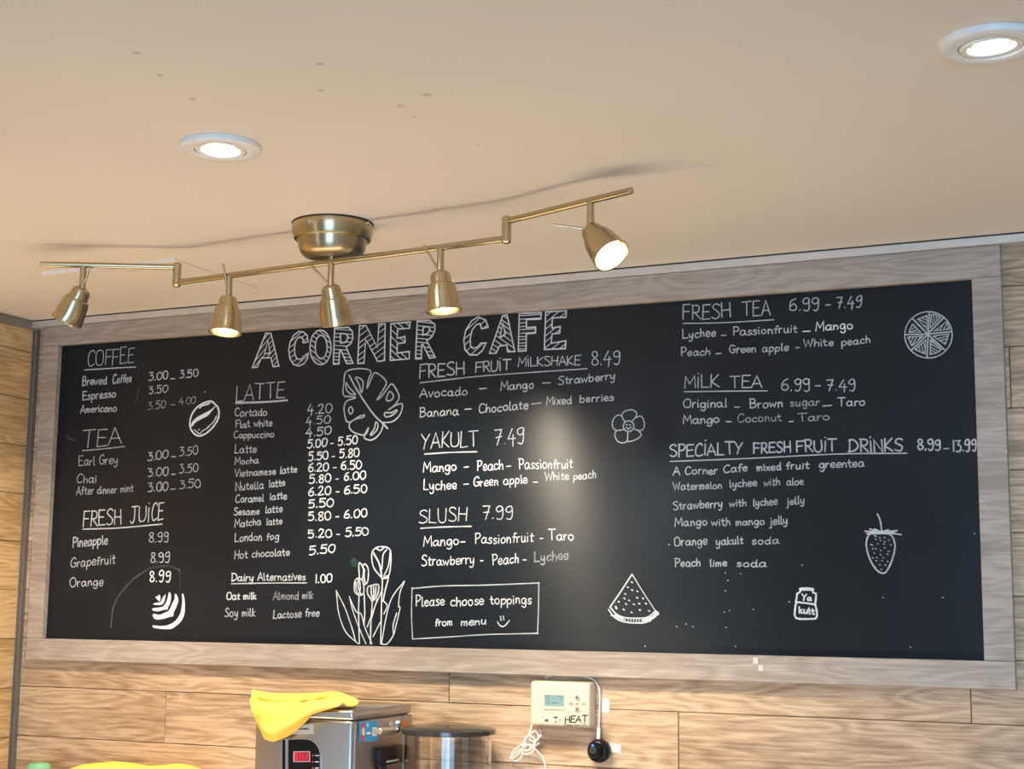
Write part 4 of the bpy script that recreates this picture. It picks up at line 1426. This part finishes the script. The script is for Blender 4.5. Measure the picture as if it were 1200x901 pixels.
for pts in ([(636, 840), (637.8, 840.2)], [(638.5, 844.5), (642, 845)], [(640.5, 843), (642.5, 844)], [(649.5, 840), (653.5, 840)], [(649, 841), (653, 841.2)], [(650, 846), (652.5, 846)]):
    s.px(pts, 0.0013, smooth=False)
s.done('small_print', M['ink'], th)

# ------------------------------------------------------------------ small black camera on the wall
cc = on(701, 880, 1, WALL_Y - 0.014)
cc = np.array([cc[0], WALL_Y, cc[2]])
sc_ax = Vector((-0.10, -1.0, 0.12)).normalized()
cm = thing('security_camera', 'small round black webcam with a blue light, stuck on the wood wall below the thermostat', 'camera', tuple(cc))
bm = bmesh.new()
add_lathe(bm, [(0.0165, 0.0), (0.0185, 0.003), (0.0190, 0.010), (0.0182, 0.016), (0.0160, 0.019), (0.0135, 0.0200), (0.0130, 0.0185)], cc, (0, -1, 0), 48)
link('housing', bm, M['black'], cm)
fc = Vector(cc) + Vector((-0.0030, -0.013, 0.0005))
bm = bmesh.new()
add_lathe(bm, [(0.0135, 0.0), (0.0132, 0.006), (0.0110, 0.0110), (0.0075, 0.0135), (0.0070, 0.0130), (0.0, 0.0130)], fc, sc_ax, 40)
link('dome', bm, M['black'], cm)
bm = bmesh.new()
add_lathe(bm, [(0.0062, 0.0128), (0.0062, 0.0148), (0.0052, 0.0155), (0.0040, 0.0146), (0.0034, 0.0146), (0.0030, 0.0152), (0.0, 0.0156)], fc, sc_ax, 32)
link('lens', bm, plain('lens_grey', (0.035, 0.035, 0.038), 0.3), cm)
lp = on(694.6, 873.6, 1, fc.y - 0.0115)
bm = bmesh.new()
add_lathe(bm, [(0.0020, -0.003), (0.0020, 0.0005), (0.0013, 0.0012), (0.0, 0.0014)], lp, (-.3, -1, .3), 16)
link('status_light', bm, M['led_blue'], cm)

# ------------------------------------------------------------------ white cable
cab = thing('power_cable', 'thin white cable looped over the thermostat and bundled in a knot at its lower left', 'cable', tuple(on(620, 870, 1, WALL_Y)))


def cpt(u, v, d):
    return tuple(on(u, v, 1, WALL_Y - d))


bm = bmesh.new()
add_tube(bm, [cpt(701.2, 866, .010), cpt(701.6, 855, .006), cpt(702.6, 830, .004), cpt(702.8, 812, .004), cpt(700.5, 803, .004), cpt(695.5, 796.2, .004), cpt(686, 793.2, .004), cpt(670, 791, .004), cpt(655, 790.2, .003), cpt(645, 791.6, .003), cpt(638.5, 793.6, .003)], 0.0015, 10)
link('cord', bm, M['white_plastic'], cab)
bm = bmesh.new()
add_tube(bm, [cpt(701.2, 866, .010), cpt(701.5, 860, .008), cpt(701.7, 853, .006)], 0.0032, 14)
link('plug', bm, M['white_plastic'], cab)
bm = bmesh.new()
bmp = [[(625.2, 836, .0022), (624.6, 844, .003), (621.5, 856, .006), (617, 866, .010), (613, 875, .013), (612, 882, .013), (618, 884, .015), (625, 879, .016), (627, 868, .014), (621, 862, .012), (615, 866, .014), (612.5, 876, .016), (607, 884, .014), (601, 888, .012), (598, 889, .010)],
       [(598, 889, .008), (602, 880, .010), (610, 873.5, .012), (616, 872, .014), (623, 875, .016), (620, 879, .016), (613, 880, .014), (611, 886, .012), (607, 891, .010), (602, 892, .008), (599, 889, .008)],
       [(610, 878, .010), (603, 883, .008), (600, 888, .008), (605, 892, .010), (611, 887, .012), (612, 880, .012)],
       [(624, 874, .012), (629, 867, .014), (633, 862.5, .012), (635, 861, .010)], [(632, 870, .010), (627, 874, .012), (620, 877, .014)],
       [(622, 860, .010), (626, 857, .012), (630, 859, .012), (631, 865, .010), (626, 869, .010), (620, 866, .010)],
       [(632.5, 854.5, .003), (633.5, 859, .004), (630, 866, .008), (625, 872, .010)],
       [(614, 876, .012), (620, 872, .016), (626, 876, .016), (630, 880.5, .012), (635, 886, .010), (638, 893, .009), (639.5, 905, .008), (640, 930, .008), (640, 1000, .008)]]
for pts in bmp:
    add_tube(bm, [cpt(*p) for p in pts], 0.0014, 8, 6)
link('knotted_cord', bm, M['white_plastic'], cab)

# white paper stickers on the wall
for (u0, v0, u1, v1, rot, lab) in ((705.0, 818.5, 714.5, 835.5, 0.02, 'small white upright paper tab on the wall at the right edge of the thermostat'),
                                   (714, 871, 728, 882, 0.10, 'small white paper tab lying sideways beside the black webcam on the wall')):
    x0, x1, z0, z1 = rect_px(u0, v0, u1, v1, WALL_Y)
    bm = bmesh.new()
    add_box(bm, -(x1 - x0) / 2, (x1 - x0) / 2, -0.0009, 0.0003, -(z1 - z0) / 2, (z1 - z0) / 2, 0.0003, 1)
    bmesh.ops.rotate(bm, verts=bm.verts, cent=(0, 0, 0), matrix=Matrix.Rotation(rot, 3, 'Y'))
    o = link('paper_tab', bm, M['paper'], None, smooth=False)
    o.location = ((x0 + x1) / 2, WALL_Y, (z0 + z1) / 2)
    tag(o, lab, 'sticker', 'paper tabs on the wall')

# ------------------------------------------------------------------ worktop under the frame (stands below the picture)
CT = 1.00
wt = thing('counter', 'pale back counter along the wood wall under the machines', 'counter', (1.0, -0.3, 0.0))
bm = bmesh.new()
add_box(bm, CX0 + .012, 2.4, -0.60, WALL_Y - .001, CT - 0.03, CT, 0.003)
link('worktop', bm, M['worktop'], wt)
bm = bmesh.new()
add_box(bm, CX0 + .012, 2.4, -0.56, WALL_Y - .001, 0.0, CT - 0.03, 0.002)
link('cupboard', bm, M['cabinet'], wt)

# ------------------------------------------------------------------ water boiler
qb = on(482, 826, 1, -0.03)
MX1 = qb[0]
qf = on(413.5, 830.5, 0, MX1)
MYF, MYB, MZT = -0.2300, -0.030, 1.5862
ql = on(298, 870, 1, MYF)
MX0 = ql[0]
boil = thing('water_boiler', 'stainless steel hot drinks machine with a red digital display, under the yellow cloth', 'drinks machine', ((MX0 + MX1) / 2, (MYF + MYB) / 2, CT))
bm = bmesh.new()
add_box(bm, MX0, MX1, MYF, MYB, CT + 0.02, MZT - 0.016, 0.006, 3)
link('body', bm, M['steel'], boil)
bm = bmesh.new()
add_box(bm, MX0 - .001, MX1 + .001, MYF - .0012, MYB, MZT - 0.0160, MZT, 0.0045, 3)
link('lid', bm, M['steel'], boil)
# side cover: recessed brown-grey panel framed by folded steel
bm = bmesh.new()
sy0 = on(414, 850, 0, MX1)[1]
add_box(bm, MX1 - .001, MX1 + 0.0016, MYF + 0.008, MYB - 0.004, CT + 0.03, MZT - 0.036, 0.0006, 1)
link('side_panel', bm, M['steel_side'], boil)
bm = bmesh.new()
add_box(bm, MX1 - .001, MX1 + 0.0030, MYB - 0.030, MYB - 0.002, CT + 0.03, MZT - 0.017, 0.001, 2)
link('side_flange', bm, M['steel_side'], boil)
for dx in (0.02, MX1 - MX0 - .02):
    for dy in (0.02, 0.18):
        bm = bmesh.new()
        add_lathe(bm, [(0.012, 0), (0.013, 0.004), (0.013, 0.022)], (MX0 + dx, MYF + dy, CT), (0, 0, 1), 20)
        link('foot', bm, M['black_matte'], boil)
MF = MYF
# control panel
pts = [(330.8, 1000), (330.8, 866.6)]
bm = bmesh.new()


def fpx(u, v, d=0.0):
    return on(u, v, 1, MF - d)


def prism_px(bm, pts, d0, d1):
    A = [bm.verts.new(fpx(u, v, d0)) for u, v in pts]
    B = [bm.verts.new((a.co.x, MF - d1, a.co.z)) for a in A]
    bm.faces.new(B)
    for k in range(len(pts)):
        k2 = (k + 1) % len(pts)
        bm.faces.new((A[k], A[k2], B[k2], B[k]))
    bmesh.ops.recalc_face_normals(bm, faces=bm.faces)


arc = [(375 - 16.5 + 16.5 * math.sin(t), 866 + 20 - 20 * math.cos(t)) for t in [k * math.pi / 16 for k in range(9)]]
prism_px(bm, [(329.8, 960), (329.8, 865.4)] + [(x + 1.6, y - 1.0) for x, y in arc] + [(376.8, 960)], -0.0005, 0.0010)
pan = link('panel_surround', bm, M['chrome'], boil, smooth=False)
bm = bmesh.new()
prism_px(bm, [(338, 960), (338, 866.6), (350, 866.2)] + [(x - .2, y + .4) for x, y in arc] + [(375, 960)], 0.0009, 0.0016)
link('control_panel', bm, M['black'], boil, smooth=False)
bm = bmesh.new()
prism_px(bm, [(331, 960), (331, 867), (334.4, 867), (334.4, 960)], 0.0009, 0.0016)
link('panel_stripe', bm, M['black'], boil, smooth=False)
bm = bmesh.new()
prism_px(bm, [(344, 880.2), (363.5, 880.2), (363.5, 892.8), (344, 892.8)], 0.0015, 0.0022)
dp = link('display_bezel', bm, M['plate'], boil, smooth=False)
bm = bmesh.new()
prism_px(bm, [(345.2, 881.2), (362.6, 881.2), (362.6, 892), (345.2, 892)], 0.0020, 0.0026)
ds = link('display', bm, M['led_back'], boil, smooth=False)
s = Strokes(lambda u, v: fpx(u, v, 0.0030))
for cx in (350.2,):
    s.px([(cx, 882.6), (cx, 890.6)], 0.0016, smooth=False)
for cx in (355.0, 359.9):
    s.px([(cx - 1.5, 882.6), (cx + 1.5, 882.6), (cx + 1.5, 890.6), (cx - 1.5, 890.6)], 0.0012, smooth=False, closed=True)
s.done('display_digits', M['led_red'], ds)
for k, v in enumerate((885.2, 892.6, 899.8)):
    bm = bmesh.new()
    add_lathe(bm, [(0.0014, -.0002), (0.0014, .0006), (0, .0009)], fpx(366.6, v, 0.0016), (0, -1, 0), 14)
    link('indicator_light', bm, M['led_dot'], boil)
    s = Strokes(lambda u, v: fpx(u, v, 0.0019))
    s.px([(369.4, v + .1), (373.6, v)], 0.0011, smooth=False)
    s.done('indicator_text', M['paper'], boil)
bm = bmesh.new()
prism_px(bm, [(338, 849), (368, 848.5), (368, 860), (338, 860.5)], -0.0003, 0.0006)
npl = link('name_plate', bm, M['plate'], boil, smooth=False)
s = Strokes(lambda u, v: fpx(u, v, 0.0009))
s.px([(347, 854.5), (353, 854.2)], 0.0016, smooth=False)
s.px([(354.5, 854.2), (361.5, 854)], 0.0020, smooth=False)
s.done('plate_print', M['ink'], npl)


# side fittings: the plane x = MX1
def spx(u, v, d=0.0):
    return on(u, v, 0, MX1 + d)


bm = bmesh.new()
P4 = [(420.6, 846.2), (442.4, 844.6), (442.6, 867.8), (420.4, 869.6)]
A = [bm.verts.new(spx(u, v, 0.0015)) for u, v in P4]
B = [bm.verts.new(spx(u, v, 0.0026)) for u, v in P4]
bm.faces.new(B)
for k in range(4):
    bm.faces.new((A[k], A[(k + 1) % 4], B[(k + 1) % 4], B[k]))
bmesh.ops.recalc_face_normals(bm, faces=bm.faces)
stk = link('sticker', bm, M['stick_blue'], boil, smooth=False)
stk['label'] = 'blue printed sticker with a small figure'


def sticker_patch(name, poly, mat, d=0.0030, par=None):
    bm = bmesh.new()
    bm.faces.new([bm.verts.new(spx(u, v, d)) for u, v in poly])
    return link(name, bm, M[mat], par or stk, smooth=False)


sticker_patch('sticker_figure_hat', [(423.6, 848), (427, 847.4), (427.4, 851.5), (423.4, 853)], 'stick_red')
sticker_patch('sticker_figure', [(423.8, 853), (427, 852.6), (428, 859), (426.2, 862), (424.6, 861.5), (424, 857)], 'stick_skin')
sticker_patch('sticker_figure_legs', [(421.4, 862), (424.6, 861.5), (427.6, 864.5), (426.4, 868.6), (424.4, 868.4), (424, 865)], 'stick_red')
sticker_patch('sticker_card', [(436.3, 852.4), (441.6, 852), (441.6, 862.3), (436.3, 862.8)], 'paper')
sticker_patch('sticker_photo', [(437.8, 854.4), (440.2, 854.2), (440.2, 859.8), (437.8, 860)], 'plate', 0.0033)
sticker_patch('sticker_letters', [(429.5, 858), (434.6, 857.5), (434.6, 860.2), (429.5, 860.6)], 'paper')
sticker_patch('sticker_drip', [(429.8, 847.5), (431.8, 847.2), (431.6, 851.6), (429.9, 851.8)], 'paper')
sticker_patch('warning_sticker', [(471, 844.3), (478.4, 843.6), (478.2, 851.6), (470.8, 852)], 'stick_orange', 0.0036, boil)
sticker_patch('small_yellow_sticker', [(456.2, 846), (460.4, 845.6), (460.2, 849.8), (456.2, 850)], 'paper_green', 0.0030, boil)
# overflow pipe and chrome elbow
p0, p1 = spx(444, 857, 0.014), spx(461, 855.5, 0.014)
bm = bmesh.new()
add_rod(bm, p0, p1, 0.0052, 20)
pipe = link('pipe', bm, plain('pale_pipe', (0.50, 0.40, 0.30), 0.25, metal=0.6), boil)
bm = bmesh.new()
e0, e1, e2 = np.array(spx(452, 856.5, 0.014)), np.array(spx(466, 857.5, 0.014)), np.array(spx(465.5, 846.5, 0.014))
add_tube(bm, [e0, (e0 + e1) / 2, e1 + (e0 - e1) * .12, e1 + (e2 - e1) * .25, (e1 + e2) / 2, e2], 0.0050, 16)
link('elbow', bm, M['chrome'], boil)
bm = bmesh.new()
add_lathe(bm, [(0.0052, 0), (0.0062, .001), (0.0062, .005), (0.0050, .0062), (0.0045, .0065), (0, .0068)], e2 - np.array([0, 0, .002]), (0, 0, 1), 6)
link('hex_cap', bm, M['chrome'], boil, angle=20)
add_ = spx(457, 856, 0.0)
bm = bmesh.new()
add_lathe(bm, [(0.004, -0.001), (0.004, 0.014)], add_, (1, 0, 0), 16)
link('pipe_bracket', bm, M['chrome'], boil)
# black drain box on the side
bx = [spx(438.4, 875.0), spx(467, 873.2), spx(467.3, 893), spx(436, 896.5)]
ys = sorted([bx[0][1], bx[1][1]])
bm = bmesh.new()
add_box(bm, MX1 + .001, MX1 + 0.012, ys[0], ys[1] - .006, spx(452, 895)[2], spx(452, 874)[2], 0.002, 2)
link('switch_box', bm, M['black'], boil)
bm = bmesh.new()
add_box(bm, MX1 + 0.012, MX1 + 0.0132, ys[0] + .020, ys[1] - .022, spx(452, 892)[2], spx(452, 890)[2])
link('switch_box_label', bm, M['plate'], boil, smooth=False)
bm = bmesh.new()
k0 = np.array(spx(450, 897, 0.010))
add_lathe(bm, [(0.004, 0.0), (0.0055, 0.004), (0.0055, 0.012), (0.003, 0.016)], k0, (0, 0, -1), 18)
link('drain_knob', bm, M['black'], boil)

# ------------------------------------------------------------------ grinder with clear hopper
lc = on(525.5, 857, 1, -0.083)
gr = thing('coffee_grinder', 'clear round hopper with a flat dark lid standing right of the steel drinks machine', 'grinder', (lc[0], lc[1], CT))
HR = 0.0712
bm = bmesh.new()
add_lathe(bm, [(HR * 1.06, -0.0035), (HR * 1.09, -0.0025), (HR * 1.09, 0.0040), (HR * 1.05, 0.0062), (HR * .75, 0.0095), (HR * .42, 0.0120), (HR * .36, 0.0128), (0, 0.0130)], lc, (0, 0, 1), 72)
link('lid', bm, plain('smoky_lid', (0.030, 0.026, 0.022), 0.16), gr)
bm = bmesh.new()
zb = -0.20
add_lathe(bm, [(HR * .985, zb), (HR, zb + .004), (HR, -0.0036), (HR * .955, -0.0036), (HR * .955, zb + .006), (HR * .90, zb + .004)], lc, (0, 0, 1), 72, close0=False, close1=False)
link('hopper', bm, M['clear'], gr)
bm = bmesh.new()
add_lathe(bm, [(HR * .8, 0), (HR * 1.1, 0.01), (HR * 1.1, 0.03), (HR * .85, 0.06), (HR * .85, lc[2] + zb - CT - 0.02), (HR * 1.02, lc[2] + zb - CT - 0.004), (HR * 1.0, lc[2] + zb - CT)], (lc[0], lc[1], CT), (0, 0, 1), 56)
link('motor_body', bm, M['black_matte'], gr)


# ------------------------------------------------------------------ yellow cloths
def loft_cloth(name, curves, label, nu=14, nv=7, thick=0.0022, keep_off=None):
    rows = [catmull(c, nu) for c in curves]
    cols = []
    for i in range(len(rows[0])):
        cols.append(catmull([r[i] for r in rows], nv))
    bm = bmesh.new()
    V = [[bm.verts.new(Vector(p) + Vector((random.gauss(0, .00018), random.gauss(0, .00025), random.gauss(0, .00018)))) for p in c] for c in cols]
    for a, b in zip(V[:-1], V[1:]):
        for k in range(len(a) - 1):
            bm.faces.new((a[k], a[k + 1], b[k + 1], b[k]))
    if keep_off:
        ax0, ax1, ay0, ay1, az = keep_off
        for v in bm.verts:
            if not (ax0 - .004 < v.co.x < ax1 + .004 and v.co.y < ay1):
                continue
            dy, dz = ay0 - v.co.y, v.co.z - az
            if max(dy, dz) < .005:
                if dy > dz:
                    dy = .005
                else:
                    dz = .005
            if dy > -.014 and dz > -.014 and dy + dz < .007:
                k = (.007 - dy - dz) / 2
                dy += k
                dz += k
            v.co.y, v.co.z = ay0 - dy, az + dz
    bmesh.ops.recalc_face_normals(bm, faces=bm.faces)
    o = link(name, bm, M['cloth'], None, angle=180)
    md = o.modifiers.new('thick', 'SOLIDIFY')
    md.thickness = thick
    md.offset = 0
    sb = o.modifiers.new('sub', 'SUBSURF')
    sb.levels = sb.render_levels = 1
    return tag(o, label, 'cloth', 'yellow cleaning cloths')


def kp(x, y, d):
    return on(280 + x / 3.75, 780 + y / 3.75, 1, d)


curves = [
    [kp(70, 150, -.150), kp(200, 160, -.140), kp(330, 155, -.140), kp(430, 150, -.140), kp(505, 160, -.150)],
    [kp(58, 108, -.170), kp(150, 122, -.165), kp(250, 124, -.165), kp(340, 121, -.160), kp(430, 117, -.155), kp(520, 150, -.160)][::1],
    [kp(56, 118, -.190), kp(130, 146, -.200), kp(210, 152, -.200), kp(310, 146, -.190), kp(425, 126, -.170), kp(524, 156, -.168)],
    [kp(52, 140, -.205), kp(140, 176, -.190), kp(220, 176, -.186), kp(310, 160, -.182), kp(430, 140, -.176), kp(525, 162, -.175)],
    [kp(46, 160, -.234), kp(130, 190, -.250), kp(225, 188, -.248), kp(325, 160, -.236), kp(435, 158, -.205), kp(522, 168, -.182)],
    [kp(70, 230, -.243), kp(118, 262, -.258), kp(215, 236, -.258), kp(318, 188, -.248), kp(430, 170, -.228), kp(515, 173, -.19)],
    [kp(98, 290, -.246), kp(140, 305, -.268), kp(225, 262, -.268), kp(322, 202, -.258), kp(424, 178, -.238), kp(508, 175, -.196)],
    [kp(112, 322, -.240), kp(158, 331, -.238), kp(242, 294, -.237), kp(318, 226, -.236), kp(418, 183, -.2345), kp(505, 177, -.2)],
]
c6 = []
for c in curves:
    if len(c) == 5:
        cc_ = catmull(c, 5)
        c = [cc_[round(i * (len(cc_) - 1) / 5)] for i in range(6)]
    c6.append(c)
loft_cloth('cleaning_cloth', c6, 'yellow cleaning cloth draped over the front left corner of the steel machine', keep_off=(MX0, MX1, MYF - .0012, MYB, MZT))

# low shelf box carrying the green container and the second cloth, below the frame
LS = 1.40
bm = bmesh.new()
add_box(bm, CX0 + .02, 0.40, -0.30, -0.03, CT, LS, 0.004)
o = link('shelf_box', bm, M['cabinet'], None)
tag(o, 'pale box on the counter under the green container, left corner', 'box')
g0 = on(46, 894, 1, -0.12)
gc = thing('green_container', 'rounded green plastic container top at the bottom left edge beside the corner', 'container', (g0[0], -0.12, LS))
bm = bmesh.new()
hh = g0[2] - LS
add_lathe(bm, [(0.019, 0), (0.021, .002), (0.0215, hh * .55), (0.0205, hh - .012), (0.018, hh - .010)], (g0[0], -0.12, LS), (0, 0, 1), 40)
link('body', bm, M['green'], gc)
bm = bmesh.new()
add_lathe(bm, [(0.0212, hh - .016), (0.0212, hh - .006), (0.0185, hh - .0015), (0.013, hh), (0, hh + .0005)], (g0[0], -0.12, LS), (0, 0, 1), 40)
link('cap', bm, M['green'], gc)
y1_ = -0.14
top = [(78, 903, 0), (95, 897, 0), (112, 895.2, 0), (135, 897, 0), (160, 899, 0), (190, 898, 0), (208, 900.5, 0), (222, 906, 0)]
tp = [on(u, v, 1, y1_) for u, v, _ in top]
curves = []
for (dy, f_) in ((0.10, -0.25), (0.09, .5), (0.06, .92), (0.03, 1.0), (0.0, 1.0), (-0.02, .88), (-0.03, .5), (-0.032, 0.0)):
    row = []
    for i, p in enumerate(tp):
        zz = LS + 0.003 + max(0.0, (p[2] - LS - 0.003)) * max(0, f_) + (0.002 * math.sin(i * 2.1 + dy * 60) if f_ > .6 and dy != 0 else 0)
        row.append(np.array([p[0], y1_ + dy, zz]))
    curves.append(row)
o = loft_cloth('cleaning_cloth', curves, 'folded yellow cloth barely showing at the bottom edge left of the steel machine')
